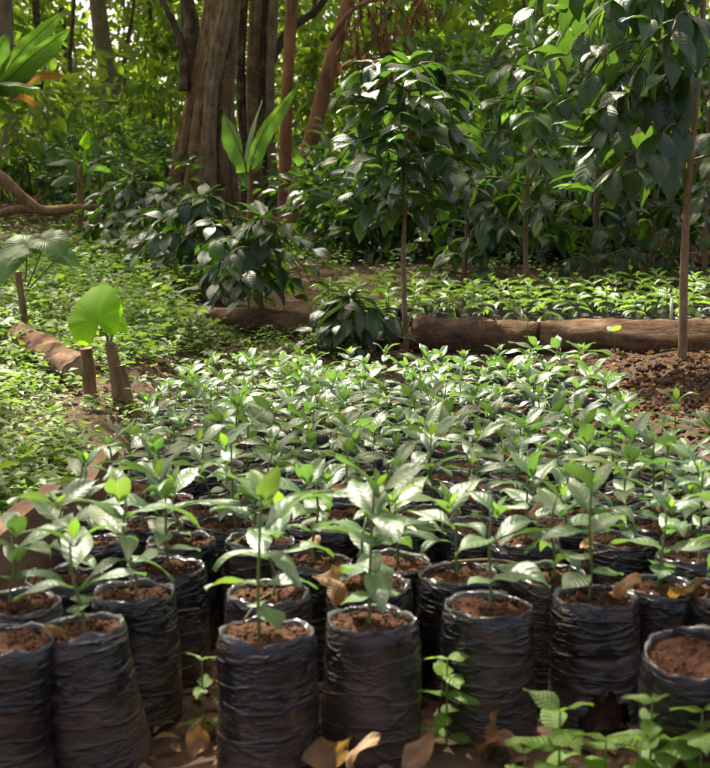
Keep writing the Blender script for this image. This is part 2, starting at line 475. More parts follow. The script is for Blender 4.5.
# joined leaves ------------------------------------------------------
T8V = np.array([(0, 0, 0), (.33, .42, .10), (.36, 0, 0), (.33, -.42, .10), (.70, .36, .03), (.72, 0, -.06), (.70, -.36, .03), (1, 0, -.2)], dtype=np.float64)
T8F = np.array([(0, 2, 1, 1), (0, 3, 2, 2), (1, 2, 5, 4), (2, 3, 6, 5), (4, 5, 7, 7), (5, 6, 7, 7)])
T8UV = np.array([(.5, 0), (1, .33), (.5, .36), (0, .33), (1, .7), (.5, .72), (0, .7), (.5, 1)])
T4V = np.array([(0, 0, 0), (.45, .5, .12), (1, 0, -.1), (.45, -.5, .12)], dtype=np.float64)
T4UV = np.array([(.5, 0), (1, .45), (.5, 1), (0, .45)])

def leaf_cloud(P, D, L, Wr, rng, fine=True, flat=0.6):
    """P (n,3) bases, D (n,3) directions, L (n) lengths -> V, F(tri), UV"""
    n = len(P)
    D = D / np.linalg.norm(D, axis=1, keepdims=True)
    N = rng.normal(size=(n, 3)) * (1 - flat) + np.array([0, 0, flat])
    Y = np.cross(N, D); Y /= np.linalg.norm(Y, axis=1, keepdims=True) + 1e-9
    Z = np.cross(D, Y)
    T, TU = (T8V, T8UV) if fine else (T4V, T4UV)
    loc = T[None] * L[:, None, None]
    V = P[:, None, :] + loc[:, :, 0:1] * D[:, None, :] + loc[:, :, 1:2] * Wr * Y[:, None, :] + loc[:, :, 2:3] * Z[:, None, :]
    k = len(T)
    if fine:
        tri = np.array([(0, 2, 1), (0, 3, 2), (1, 2, 5), (1, 5, 4), (2, 3, 6), (2, 6, 5), (4, 5, 7), (5, 6, 7)])
    else:
        tri = np.array([(0, 2, 1), (0, 3, 2)])
    F = (np.arange(n) * k)[:, None, None] + tri[None]
    return V.reshape(-1, 3), F.reshape(-1, 3), np.tile(TU, (n, 1))

def clumps(c, rad, nc, nl, cs, rng, shell=0.5, flatz=0.6):
    """leaf bases gathered in clumps through an ellipsoid"""
    d = rng.normal(size=(nc, 3)); d /= np.linalg.norm(d, axis=1, keepdims=True)
    r = rng.uniform(shell ** 3, 1, nc) ** (1 / 3)
    C = np.array(c) + d * r[:, None] * np.array(rad)
    i = rng.integers(0, nc, nl)
    off = rng.normal(size=(nl, 3)) * cs * np.array([1, 1, flatz]) * rng.uniform(0.5, 1.3, nc)[i][:, None]
    P = C[i] + off
    D = off / cs + (P - np.array(c)) / np.array(rad) * 0.6 + rng.normal(size=(nl, 3)) * 0.5 + np.array([0, 0, -0.45])
    return P, D

def crown_mesh(name, mat, c, rad, nc, nl, cs, L, Wr, seed, fine=True, shell=0.4, flat=0.6, flatz=0.6):
    rng = np.random.default_rng(seed)
    P, D = clumps(c, rad, nc, nl, cs, rng, shell, flatz)
    Ls = rng.uniform(0.65, 1.25, nl) * L
    V, F, UV = leaf_cloud(P, D, Ls, Wr, rng, fine, flat)
    return mesh(name, V, F, mat, UV, smooth=True)

# ------------------------------------------------------------------ the ground
def build_ground():
    xs = np.unique(np.concatenate([np.linspace(-200, -8, 25), np.linspace(-8, 8, 161), np.linspace(8, 200, 25)]))
    ys = np.unique(np.concatenate([np.linspace(-120, 0, 13), np.linspace(0, 16, 161), np.linspace(16, 60, 45), np.linspace(60, 300, 20)]))
    X, Y = np.meshgrid(xs, ys)
    Z = ground_z(X, Y)
    rng = np.random.default_rng(1)
    near = (np.abs(X) < 8) & (Y > 0) & (Y < 16)
    Z = Z + np.where(near, rng.normal(size=Z.shape) * 0.010, 0) + np.where(Y > 9, 0.06 * np.sin(X * 1.7) * np.cos(Y * 1.3), 0)
    V = np.stack([X, Y, Z], -1).reshape(-1, 3)
    nx = len(xs)
    i = np.arange((len(ys) - 1) * (nx - 1)); r, c = i // (nx - 1), i % (nx - 1)
    p = r * nx + c
    F = np.stack([p, p + 1, p + nx + 1, p + nx], -1)
    o = link('ground', mesh('ground', V, F, M['ground']))
    tag(o, 'brown leaf-littered forest floor rising gently towards the trees', 'ground', kind='structure')
build_ground()

# ------------------------------------------------------------------ large trees
def trunk_obj(name, parent, pts, rad, mat, n=20, m=40, lobes=0, depth=0.0, rough=0.05, seed=0):
    P = spline(pts, m)
    rr = lerp(rad, m + 1)
    ph = seed * 1.7
    def rf(th, t):
        v = 1.0
        if lobes:
            w = th + 0.35 * math.sin(th * 2 + ph) + 0.25 * math.sin(t * 3 + ph)
            v *= 1 - depth + depth * 1.35 * abs(math.sin(w * lobes / 2)) ** 0.6
        q = noise.noise(Vector((math.cos(th) * 1.3 + ph, math.sin(th) * 1.3, t * 9 + ph)))
        q2 = noise.noise(Vector((math.cos(th) * 4 + ph, math.sin(th) * 4, t * 25 + ph)))
        return v * (1 + rough * 2 * q + rough * q2)
    V, F = tube_data(P, rr, n, True, rf)
    return link(name, mesh(name, V, F, mat), parent)

def big_tree(name, label, base_px, Y, path_px, rad, mat, crown=None, lobes=0, depth=0, n=20, seed=0, rough=0.05, limbs=(), group=None, cmat='tree_i', cl_leaf=0.16):
    """path_px: list of (x, y) photograph points at distance Y, bottom to top"""
    b = at(base_px[0], base_px[1], Y)
    b.z = gz(b.x, b.y)
    root = empty(name, b)
    pts = [Vector((0, 0, -0.15))] + [at(x, y, Y) - b for x, y in path_px]
    trunk_obj('trunk', root, pts, rad, M[mat], n, 44, lobes, depth, rough, seed)
    for (pp, rr) in limbs:
        q = [Vector((at(x, y, Y + dy) - b)) for x, y, dy in pp]
        trunk_obj('limb', root, q, rr, M[mat], 10, 18, 0, 0, rough, seed + 3)
    if crown:
        for i, (c, rad3, nc, nl, cs, sd) in enumerate(crown):
            me = crown_mesh('crown', M[cmat], Vector(c) - b, rad3, nc, nl, cs, cl_leaf, 0.5, sd, fine=False, shell=0.2)
            link('crown', me, root)
    tag(root, label, 'tree', group)
    return root

def stem_tree(name, label, base, Y, stems, crown):
    """trunk of several fused, flared stems, each given by photograph points at distance Y"""
    b = at(base[0], base[1], Y); b.z = gz(b.x, b.y)
    root = empty(name, b)
    px = Y / FPX
    for k, (pts, rpx, dy, mt) in enumerate(stems):
        P = [at(x, y, Y + dy) - b for x, y in pts]
        P = [P[0] + Vector((0, 0, -.35))] + P
        rr = [rpx[0] * 1.5 * px] + [r * px * (1 if q < 2 else .86) for q, r in enumerate(rpx)]
        rr[1] *= 1.18
        trunk_obj('stem', root, P, rr, M[mt], 32, 70, 3 + k % 3, .18, .10, k + len(stems))
    c, r3, nc, nl, cs, sd = crown
    link('crown', crown_mesh('crown', M['tree_i'], Vector(c) - b, r3, nc, nl, cs, .16, .5, sd, fine=False, shell=.2), root)
    tag(root, label, 'tree')
stem_tree('fig_tree', 'massive grey-brown fig trunk of fused leaning stems behind the left coffee bushes', (203, 216), 13.0, [
    ([(177, 214), (184, 160), (194, 105), (206, 55), (214, 0), (224, -140), (236, -320)], [12, 11, 10, 10, 10, 9, 6], .0, 'bark_fig'),
    ([(193, 216), (197, 160), (204, 105), (214, 55), (222, 0), (232, -140), (240, -320)], [11, 10, 10, 10, 10, 9, 6], -.12, 'bark_fig'),
    ([(208, 217), (209, 160), (211, 105), (218, 55), (228, 0), (240, -140)], [9, 8, 8, 9, 9, 7], -.20, 'bark_pale'),
    ([(222, 217), (221, 160), (222, 105), (226, 55), (233, 0), (246, -140)], [9, 8, 8, 8, 8, 6], -.08, 'bark_fig'),
    ([(234, 216), (231, 160), (230, 105), (231, 55), (236, 0), (250, -140)], [6, 5, 5, 6, 6, 5], .02, 'bark_pale'),
    ([(203, 110), (194, 60), (189, 15), (180, -60), (160, -200)], [11, 10, 9, 8, 5], .25, 'bark_dark'),
    ([(184, 52), (174, 24), (162, 0), (130, -60)], [4, 3.5, 3, 2], -.05, 'bark_dark')],
    ((-1.6, 12.5, 7.4), (4.0, 3.0, 1.6), 70, 8000, 0.5, 11))
stem_tree('strangler_fig', 'dark brown trunk of several upright stems just right of the big fig', (262, 218), 14.0, [
    ([(247, 214), (246, 160), (243, 110), (241, 60), (243, 0), (246, -140)], [6, 6, 5.5, 5.5, 6, 5], .0, 'bark_dark'),
    ([(257, 216), (256, 160), (252, 110), (253, 60), (256, 0), (262, -140)], [7, 6.5, 6.5, 7, 7, 6], -.1, 'bark_fig'),
    ([(268, 216), (266, 160), (262, 110), (262, 60), (266, 0), (270, -140), (274, -300)], [8, 7, 6.5, 6.5, 7, 7, 5], .1, 'bark_dark'),
    ([(277, 214), (272, 160), (270, 110), (271, 60), (274, 0), (282, -140)], [5, 4.5, 4.5, 5, 5, 4], -.15, 'bark_pale'),
    ([(266, 70), (290, 30), (318, 8), (350, -40)], [6, 5, 4.5, 3], .1, 'bark_dark')],
    ((2.8, 13.2, 7.6), (4.0, 3.0, 1.5), 65, 7500, 0.5, 12))
big_tree('slender_tree', 'slim straight reddish-brown trunk standing left of the leaning trunk', (285, 232), 11.2,
         [(284, 230), (285, 160), (287, 100), (290, 40), (293, -30), (296, -150), (300, -330)], [0.065, 0.055, 0.05, 0.048, 0.046, 0.044, 0.04, 0.03], 'bark_red',
         crown=[((-3.4, 10.6, 6.6), (2.4, 2.0, 1.0), 34, 3000, 0.4, 13)], n=14, seed=7)
big_tree('leaning_tree', 'reddish-brown trunk leaning to the right behind the middle coffee plant', (289, 235), 10.8,
         [(289, 233), (294, 205), (304, 165), (318, 115), (330, 65), (342, 25), (354, -20), (380, -130), (400, -300)],
         [0.075, 0.070, 0.066, 0.062, 0.06, 0.058, 0.055, 0.052, 0.048, 0.04], 'bark_red',
         crown=[((1.0, 10.8, 6.4), (2.6, 1.3, 0.9), 34, 3200, 0.4, 14)], n=14, seed=8,
         limbs=[([(322, 100, 0), (330, 80, .1), (352, 62, .3), (380, 58, .5)], [0.03, 0.027, 0.02, 0.012])])
big_tree('grey_tree', 'pale grey forked trunk in the sunlit clearing at upper left', (113, 165), 22.0,
         [(113, 168), (112, 120), (107, 70), (101, 30), (95, -20), (88, -100)], [0.20, 0.165, 0.15, 0.14, 0.13, 0.12, 0.1], 'bark_grey', n=16, seed=9,
         crown=[((-6, 22, 9.5), (6, 4.5, 1.8), 80, 9000, 0.7, 15)], cmat='tree_i', cl_leaf=0.22,
         limbs=[([(113, 110, 0), (120, 80, .1), (126, 55, .2), (132, 20, .4)], [0.05, 0.04, 0.035, 0.03])])
big_tree('grey_tree', 'grey trunk at the top left corner behind the banana leaves', (8, 190), 16.0,
         [(8, 195), (10, 130), (8, 70), (5, 30), (2, -20), (-6, -140)], [0.13, 0.11, 0.105, 0.10, 0.10, 0.095, 0.08], 'bark_grey', n=14, seed=10,
         crown=[((-5.2, 15.5, 7.4), (3.4, 3.0, 1.4), 50, 5500, 0.5, 16)])
big_tree('thin_tree', 'thin dark trunk between the banana leaves and the pale forked trunk', (36, 185), 18.0,
         [(36, 190), (37, 120), (41, 60), (36, 10), (34, -60)], [0.07, 0.06, 0.055, 0.05, 0.05, 0.045], 'bark_dark', n=10, seed=11,
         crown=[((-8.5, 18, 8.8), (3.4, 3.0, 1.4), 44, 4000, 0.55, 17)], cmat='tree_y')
for i, (x, w, Y, l) in enumerate([(150, 5, 26, 'thin far trunk left of the big fluted fig trunk'), (412, 6, 20, 'thin trunk rising behind the top of the middle coffee plant'),
                                  (532, 4, 14, 'thin upright stem above the bright coffee leaves at top centre right'), (448, 7, 24, 'dim far trunk in the shade right of the middle coffee plant'),
                                  (76, 5, 24, 'thin far trunk behind the small banana plant'), (622, 8, 19, 'dark far trunk behind the right-hand coffee branches'),
                                  (60, 7, 28, 'dim far trunk just left of the pale forked trunk'), (130, 4, 20, 'thin dark stem just right of the pale forked trunk'),
                                  (395, 9, 17, 'crooked dark trunk behind the hanging dead foliage'), (370, 5, 22, 'thin far stem behind the hanging dead foliage'),
                                  (490, 5, 21, 'thin far stem above the gap between the coffee plants'), (575, 5, 23, 'thin far stem behind the large hanging coffee leaves'), (310, 6, 19, 'pale thin stem seen between the slim red trunk and the leaning trunk')]):
    h = w * Y / FPX / 2
    rr = random.Random(i)
    big_tree('thin_tree', l, (x, 190), Y, [(x, 192), (x + rr.uniform(-6, 6), 120), (x + rr.uniform(-8, 8), 60), (x + rr.uniform(-12, 12), -10), (x + rr.uniform(-20, 20), -120)],
             [h * 1.2, h * 1.1, h, h * .9, h * .85, h * .6], 'bark_dark', n=8, seed=20 + i,
             crown=[(tuple(at(x, 384 - FPX * (7.6 / 57.3 + (8.2 + .6 * (i % 3)) / Y), Y)), (3.6, 3.4, 1.4), 46, 4600, 0.55, 40 + i)], cmat='tree_y' if i % 2 else 'tree_i', cl_leaf=0.18)

def added_shade_tree(label, x, y, h, crown):  # unseen tree added out of view, crown placed to shade the bed
    b = Vector((x, y, gz(x, y)))
    root = empty('added_shade_tree', b)
    trunk_obj('trunk', root, [(0, 0, -.1), (.05, 0, h * .35), (-.05, .1, h * .7), (0, 0, h)], [.2, .15, .13, .08], M['bark_grey'], 14, 24, 0, 0, .05, int(h * 7))
    c, r3, nc, nl, cs, sd = crown
    c = Vector(c) - b
    for k in range(5):
        a = k * 1.26
        q = c + Vector((math.cos(a) * r3[0] * .6, math.sin(a) * r3[1] * .6, .1))
        trunk_obj('limb', root, [(0, 0, h * .7), q * .5 + Vector((0, 0, h * .42)), q], [.07, .05, .02], M['bark_grey'], 8, 10, 0, 0, .05, k)
    link('crown', crown_mesh('crown', M['tree_i'], c, r3, nc, nl, cs, .15, .5, sd, fine=False, shell=.1), root)
    tag(root, label, 'tree')
added_shade_tree('unseen added tree whose crown shades the bed, trunk beyond the left edge', -3.4, 5.6, 5.6, ((-1.7, 5.0, 6.0), (2.8, 1.6, .8), 40, 4000, .36, 71))
added_shade_tree('unseen added tree whose crown shades the bed, trunk beyond the right edge', 3.9, 6.6, 6.2, ((1.8, 6.0, 6.6), (2.6, 2.2, .8), 42, 4200, .36, 72))

# ------------------------------------------------------------------ understory shrubs and far wood
def shrub(name, label, px, Y, w, h, nl, leaf, mat, seed, cat='shrub', group=None, fine=True, z0=0.35, nc=None, stems=3):
    b = at(px, 200, Y); b.z = gz(b.x, b.y)
    root = empty(name, b)
    rg = random.Random(seed)
    for s in range(stems):
        a = rg.uniform(0, 2 * PI); q = Vector((math.cos(a) * w * .25, math.sin(a) * w * .25, h * .75))
        V, F = tube_data(spline([Vector((0, 0, -.05)), q * .5 + Vector((rg.uniform(-.05, .05), 0, 0)), q], 6), lerp([0.02 + h * .012, .018, .008], 7), 6)
        link('trunk', mesh('trunk', V, F, M['bark_coffee']), root)
    me = crown_mesh('crown', M[mat], (0, 0, h * (0.5 + z0 * .3)), (w / 2, w / 2, h * (0.5 - z0 * .2)), nc or max(14, nl // 45), nl, leaf * 1.1, leaf, 0.48, seed, fine, 0.25, 0.55, 0.8)
    link('crown', me, root)
    tag(root, label, cat, group)
    return root

# (px, distance, width, height, leaves, leaf length, material, label)
UND = [
 (30, 13.5, 1.5, .7, 900, .12, 'coffee_i', 'dark shrub beyond the fallen branch at the far left'),
 (116, 14.5, 1.5, .75, 1000, .12, 'coffee_i', 'dark shrub under the pale forked trunk'),
 (118, 11.8, .9, 0.62, 700, .11, 'coffee_i', 'low dark shrub at the foot of the big fig on its left'),
 (56, 17, 1.8, 1.3, 600, .22, 'tree_i', 'green shrub behind the small yellow-green banana plant'),
 (146, 19, 1.2, 1.7, 420, .24, 'tree_y', 'sunlit yellow-green shrub left of the big fig trunk'),
 (10, 20, 2.6, 3.2, 800, .28, 'tree_y', 'sunlit shrub behind the banana leaves at the left edge'),
 (90, 26, 3.4, 4.6, 900, .32, 'tree_y', 'tall sunlit shrub behind the pale forked trunk'),
 (170, 27, 3.2, 4.8, 1400, .2, 'tree_i', 'tall leafy shrub in the gap left of the fig trunk'),
 (30, 30, 4.0, 5.5, 1500, .24, 'tree_i', 'tall far shrub in the upper left background'),
 (245, 22, 2.0, 3.6, 900, .18, 'tree_y', 'sunlit shrub glimpsed between the two fluted trunks'),
 (325, 17, 1.8, 2.2, 1000, .15, 'tree_y', 'yellow-green shrub glowing behind the leaning trunk'),
 (318, 12.3, .8, 0.6, 600, .11, 'coffee_i', 'low dark shrub at the foot of the leaning trunk'),
 (395, 15, 2.2, 2.2, 700, .22, 'tree_i', 'green shrub behind the middle coffee plant'),
 (450, 18, 2.6, 3.2, 1400, .16, 'tree_i', 'dim green shrub above the middle coffee plant'),
 (520, 16, 2.4, 2.7, 700, .24, 'tree_y', 'sunlit shrub behind the bright coffee leaves'),
 (600, 17, 2.6, 3.0, 1400, .16, 'tree_i', 'dim green shrub behind the right-hand coffee branches'),
 (690, 16, 2.4, 3.0, 1400, .16, 'tree_i', 'shrub at the far right edge behind the slim coffee trunk'),
 (380, 24, 3.0, 4.4, 1300, .2, 'tree_y', 'far tall shrub above the leaning trunk'),
 (560, 25, 3.6, 4.8, 1400, .2, 'tree_i', 'far tall shrub at upper right'),
 (660, 27, 3.6, 5.0, 1300, .22, 'tree_y', 'farthest sunlit shrub at the upper right corner'),
 (372, 9.0, .8, 0.62, 900, .13, 'coffee_i', 'dark coffee shrub left of the middle coffee trunk, behind the rear bed'),
 (470, 10.0, 1.2, 1.25, 1100, .14, 'coffee_i', 'dark coffee shrub right of the middle coffee plant, behind the rear bed'),
 (540, 12.5, 1.4, 1.6, 1100, .14, 'coffee_i', 'dark coffee shrub in the middle of the shaded hedge behind the rear bed'),
 (640, 12.0, 1.4, 1.5, 1200, .14, 'coffee_i', 'dark coffee shrub in the shaded hedge left of the slim right-hand trunk'),
 (505, 8.9, 1.0, .62, 900, .14, 'coffee_i', 'low dark coffee shrub filling the shade right of the middle plant'),
 (570, 9.2, 1.1, .7, 1000, .14, 'coffee_i', 'low dark coffee shrub under the bright backlit coffee plant'),
 (665, 9.6, 1.0, .8, 900, .14, 'coffee_i', 'low dark coffee shrub behind the fallen logs at right'),
 (-70, 12.5, 2.2, 1.6, 1100, .15, 'tree_i', 'green shrub beyond the left edge of the clearing'),
 (-150, 18, 4.0, 4.0, 1500, .24, 'tree_y', 'tall sunlit shrub beyond the left edge of the clearing'),
 (-260, 15, 3.2, 3.0, 1400, .22, 'tree_i', 'tall green shrub well beyond the left edge'),
 (800, 14, 3.0, 2.8, 1300, .2, 'tree_i', 'tall green shrub beyond the right edge'),
 (715, 12.5, 1.4, 1.7, 1200, .14, 'coffee_i', 'dark coffee shrub cut by the right edge of the picture'),
]
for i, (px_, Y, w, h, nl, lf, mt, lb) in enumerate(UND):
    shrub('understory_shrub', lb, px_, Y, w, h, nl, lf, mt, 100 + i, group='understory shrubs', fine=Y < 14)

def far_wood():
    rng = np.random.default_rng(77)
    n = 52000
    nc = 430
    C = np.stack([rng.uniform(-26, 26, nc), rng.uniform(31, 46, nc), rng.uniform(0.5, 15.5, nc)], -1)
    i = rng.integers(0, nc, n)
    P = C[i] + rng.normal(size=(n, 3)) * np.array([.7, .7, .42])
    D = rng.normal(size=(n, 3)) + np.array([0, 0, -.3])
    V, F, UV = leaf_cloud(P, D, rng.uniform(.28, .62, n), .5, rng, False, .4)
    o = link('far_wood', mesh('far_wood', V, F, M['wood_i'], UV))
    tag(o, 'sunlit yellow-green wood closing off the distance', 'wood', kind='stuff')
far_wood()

# ------------------------------------------------------------------ coffee plants with single leaves
def coffee_plant(label, base, H, levels, blen, rng, leafs=1.0, lean=(0, 0), z0=0.3, dens=0.065, top=True, trad=0.014, fresh=0.1, azw=None, prof=None, sag=0.45, cap=300, hang=0.0, group='coffee plants around the beds', branch_levels=None):
    """single upright stem, paired level branches, paired drooping leaves"""
    root = empty('coffee_plant', base)
    stem_pts = spline([Vector((0, 0, -0.05)), Vector((lean[0] * .3 + rng.uniform(-.022, .022), lean[1] * .3, H * .35)), Vector((lean[0] * .7 + rng.uniform(-.012, .012), lean[1] * .7, H * .7)), Vector((lean[0], lean[1], H))], 16)
    V, F = tube_data(stem_pts, lerp([trad * 1.25, trad, trad * .85, trad * .5], 17), 8, True,
                     lambda th, t: 1 + .12 * noise.noise(Vector((math.cos(th), math.sin(th), t * 30))))
    link('trunk', mesh('trunk', V, F, M['bark_coffee']), root)
    def on_stem(z):
        f = min(max((z + .05) / (H + .05), 0), 1) * 16
        k = min(int(f), 15)
        return stem_pts[k].lerp(stem_pts[k + 1], f - k)
    cnt = 0
    jobs = []
    for lv in range(levels):
        t = lv / max(1, levels - 1)
        z = H * (z0 + (0.97 - z0) * t)
        az0 = lv * 1.57 + rng.uniform(-.5, .5)
        for s in (0, 1):
            az = az0 + s * PI + rng.uniform(-.3, .3)
            if azw and rng.random() < azw[1]: az = azw[0] + rng.uniform(-.9, .9)
            pf = prof(t) if prof else (math.sin(PI * min(1, .25 + t * .75)) * .8 + .25)
            jobs.append((z, az, blen * pf * rng.uniform(.75, 1.15)))
    for (z, az, bl) in jobs:
        p0 = on_stem(z)
        d = Vector((math.cos(az), math.sin(az), 0))
        rise = rng.uniform(.15, .4)
        pts = spline([p0, p0 + d * bl * .4 + Vector((0, 0, bl * rise * .4)), p0 + d * bl * .75 + Vector((0, 0, bl * (rise * .5 - sag * .2))), p0 + d * bl + Vector((rng.uniform(-.03, .03), rng.uniform(-.03, .03), bl * (rise * .4 - sag)))], 8)
        V, F = tube_data(pts, lerp([.0055, .0045, .003, .002], 9), 5)
        link('branch', mesh('branch', V, F, M['brownstem']), root)
        nn = max(2, int(bl / dens))
        for k in range(nn + 1):
            if cnt >= cap: break
            f = (0.18 + 0.82 * k / nn) * 8
            kk = min(int(f), 7)
            p = pts[kk].lerp(pts[kk + 1], f - kk)
            for sd in (-1, 1):
                if rng.random() < 0.08: continue
                a = az + sd * rng.uniform(.5, 1.25) if k < nn else az + sd * rng.uniform(.1, .5)
                el = rng.uniform(-1.25, -.1) - hang if k < nn else rng.uniform(-.7, .35)
                tipf = k / nn
                s = leafs * rng.uniform(.7, 1.12) * (1 - .25 * tipf)
                pool = CLT if rng.random() < fresh else CL
                link('leaf', rng.choice(pool), root, lmat(p, a, el, rng.uniform(-.45, .45), s)); cnt += 1
    if top:
        for k in range(6):
            link('leaf', rng.choice(CLT if k > 3 else CL), root, lmat(on_stem(H * .99), k * 1.9 + rng.uniform(-.4, .4), rng.uniform(.1, .7), 0, leafs * rng.uniform(.55, .85)))
    tag(root, label, 'coffee plant', group)
    return root

def gpt(x, Y):
    p = at(x, 300, Y); p.z = gz(p.x, p.y); return p

rC = random.Random(21)
# the middle plant
coffee_plant('young coffee plant with a dense dark crown on a bare stem, mid picture', gpt(407, 5.5), 1.13, 13, 0.235, rC, 1.08, z0=.44, trad=.0095, fresh=.07, dens=.05,
             prof=lambda t: .82 + .32 * math.sin(PI * t) + .12 * t, sag=.5, hang=-.2)
# the right-hand tree on the mound
bR = at(682, 374, 4.6); bR.z = gz(bR.x, bR.y)
coffee_plant('tall coffee tree with a slim bare trunk on the soil mound, branches hanging left', bR, 1.42, 10, 0.50, rC, 1.22, lean=(0.05, 0.05), z0=.42, trad=.0128, fresh=.05, dens=.066, hang=.35, azw=(PI + .25, .5), sag=.45, prof=lambda t: .75 + .5 * t)
# plants behind the rear bed
coffee_plant('coffee plant with bright backlit leaves behind the rear bed, right of centre', gpt(528, 6.9), 1.24, 10, 0.44, rC, 1.15, z0=.25, trad=.012, fresh=.45, dens=.066)
coffee_plant('dark coffee plant behind the rear bed, between the bright one and the slim trunk', gpt(598, 7.5), 1.25, 10, 0.44, rC, 1.15, z0=.08, trad=.015, fresh=.08, dens=.066)
coffee_plant('dark low coffee plant behind the rear bed, right of the middle stem', gpt(462, 7.4), .87, 9, 0.40, rC, 1.1, z0=.06, trad=.012, fresh=.08, dens=.066)
coffee_plant('coffee plant at the right edge of the picture behind the slim trunk', gpt(704, 7.2), 1.2, 10, 0.44, rC, 1.15, z0=.1, trad=.013, fresh=.15, dens=.066)
coffee_plant('dark coffee plant behind the rear bed, just left of the slim right-hand trunk', gpt(650, 8.0), 1.3, 10, 0.44, rC, 1.15, z0=.06, trad=.013, fresh=.1, dens=.066)
# bushes on the left
coffee_plant('low coffee bush with sheeny leaves left of the middle plant, at the bed end', gpt(262, 5.9), 0.50, 8, 0.27, rC, 1.0, z0=.34, trad=.011, fresh=.05, dens=.058)
coffee_plant('dark bushy coffee plant left of the sheeny-leaved bush', gpt(205, 6.5), 0.47, 10, 0.33, rC, .95, z0=.10, trad=.011, fresh=.10, dens=.052)
coffee_plant('dark coffee bush between the bushy plant and the fig trunk', gpt(170, 7.4), 0.44, 9, 0.34, rC, .85, z0=.10, trad=.011, fresh=.10, dens=.055)
coffee_plant('dark coffee bush below the big fig trunk, leftmost of the bushes', gpt(135, 8.2), 0.50, 10, 0.34, rC, .95, z0=.10, trad=.011, fresh=.12, dens=.058)
coffee_plant('small drooping coffee plant with big dark leaves at the foot of the middle stem', gpt(350, 5.4), 0.23, 5, 0.19, rC, .95, z0=.3, trad=.008, fresh=.0, dens=.056, sag=.6)

# ------------------------------------------------------------------ logs, planks, stumps
def log_thing(name, label, a, b, r, mat, seed, cat='log', group=None, rough=.10, bow=(0, 0, 0), n=24, m=36, cut=True, r2=None):
    a, b = Vector(a), Vector(b)
    c = (a + b) / 2
    root = empty(name, (c.x, c.y, c.z))
    P = spline([a - c, (a - c) * .33 + Vector(bow), (b - c) * .33 + Vector(bow) * .8, b - c], m)
    ph = seed * 2.3
    def rf(th, t):
        return 1 + rough * 2.2 * noise.noise(Vector((math.cos(th) * 1.2 + ph, math.sin(th) * 1.2, t * 5))) + rough * noise.noise(Vector((math.cos(th) * 4, math.sin(th) * 4 + ph, t * 26)))
    V, F = tube_data(P, lerp([r, r * 1.03, r2 or r * .97], m + 1), n, False, rf)
    link('bark', mesh('bark', V, F, M[mat]), root)
    if cut:
        for e, sgn in ((0, -1), (m, 1)):
            ring = V[e * n:(e + 1) * n]
            cc = sum(ring, Vector()) / n
            d = (P[-1] - P[-2]).normalized() * sgn
            vv = [cc + d * .004] + [cc + (v - cc) * .96 + d * .002 for v in ring]
            ff = [(0, 1 + j, 1 + (j + 1) % n) for j in range(n)]
            link('cut_end', mesh('cut_end', vv, ff, M['cutwood']), root)
    tag(root, label, cat, group)
    return root

def onY(x, Y, z):
    p = at(x, 300, Y); return Vector((p.x, Y, z))
log_thing('log', 'brown log edging the rear bed, behind the middle coffee stem', onY(415, 5.50, .092), onY(539, 5.36, .090), .072, 'log', 1, group='logs edging the rear bed')
log_thing('log', 'thick pale-topped log edging the rear bed, behind the slim trunk', onY(541, 5.34, .090), onY(800, 5.20, .092), .077, 'log', 2, group='logs edging the rear bed', rough=.12)
log_thing('log', 'shaded log edging the rear bed behind the sheeny-leaved bush', onY(215, 6.05, .105), onY(338, 5.70, .10), .06, 'log', 3, group='logs edging the rear bed')
log_thing('log', 'thin fallen log at the far right beyond the rear bed', onY(640, 8.2, gz(1.7, 8.2) + .05), onY(790, 8.4, gz(2.5, 8.4) + .07), .045, 'log', 4)
log_thing('log', 'second fallen log at the far right, lying behind the thin one', onY(652, 8.8, gz(1.8, 8.8) + .09), onY(800, 9.0, gz(2.6, 9.0) + .1), .055, 'log', 5)
log_thing('log', 'short fallen log slanting behind the rear bed', onY(488, 7.5, .23), onY(523, 7.1, .16), .04, 'log', 6)
# fallen branch at left
def fallen_branch():
    Y = 10.5
    b = at(50, 214, Y); b.z = gz(b.x, b.y)
    root = empty('fallen_branch', b)
    A = [at(-40, 150, Y + .2), at(-5, 172, Y), at(22, 196, Y), at(42, 210, Y), at(70, 209, Y), at(97, 207, Y + .1)]
    B = [at(-20, 222, Y - .2), at(8, 211, Y - .1), at(28, 210, Y), at(48, 212, Y)]
    V, F = tube_data(spline([p - b for p in A], 30), lerp([.04, .042, .04, .04, .036, .025], 31), 10, True, lambda th, t: 1 + .2 * noise.noise(Vector((math.cos(th), math.sin(th), t * 14))))
    link('limb', mesh('limb', V, F, M['stump']), root)
    V, F = tube_data(spline([p - b for p in B], 16), lerp([.025, .03, .034, .03], 17), 8, True, lambda th, t: 1 + .2 * noise.noise(Vector((math.cos(th), math.sin(th), t * 10))))
    link('side_limb', mesh('side_limb', V, F, M['stump']), root)
    tag(root, 'crooked fallen branch lying across the clearing at the left edge', 'branch')
fallen_branch()
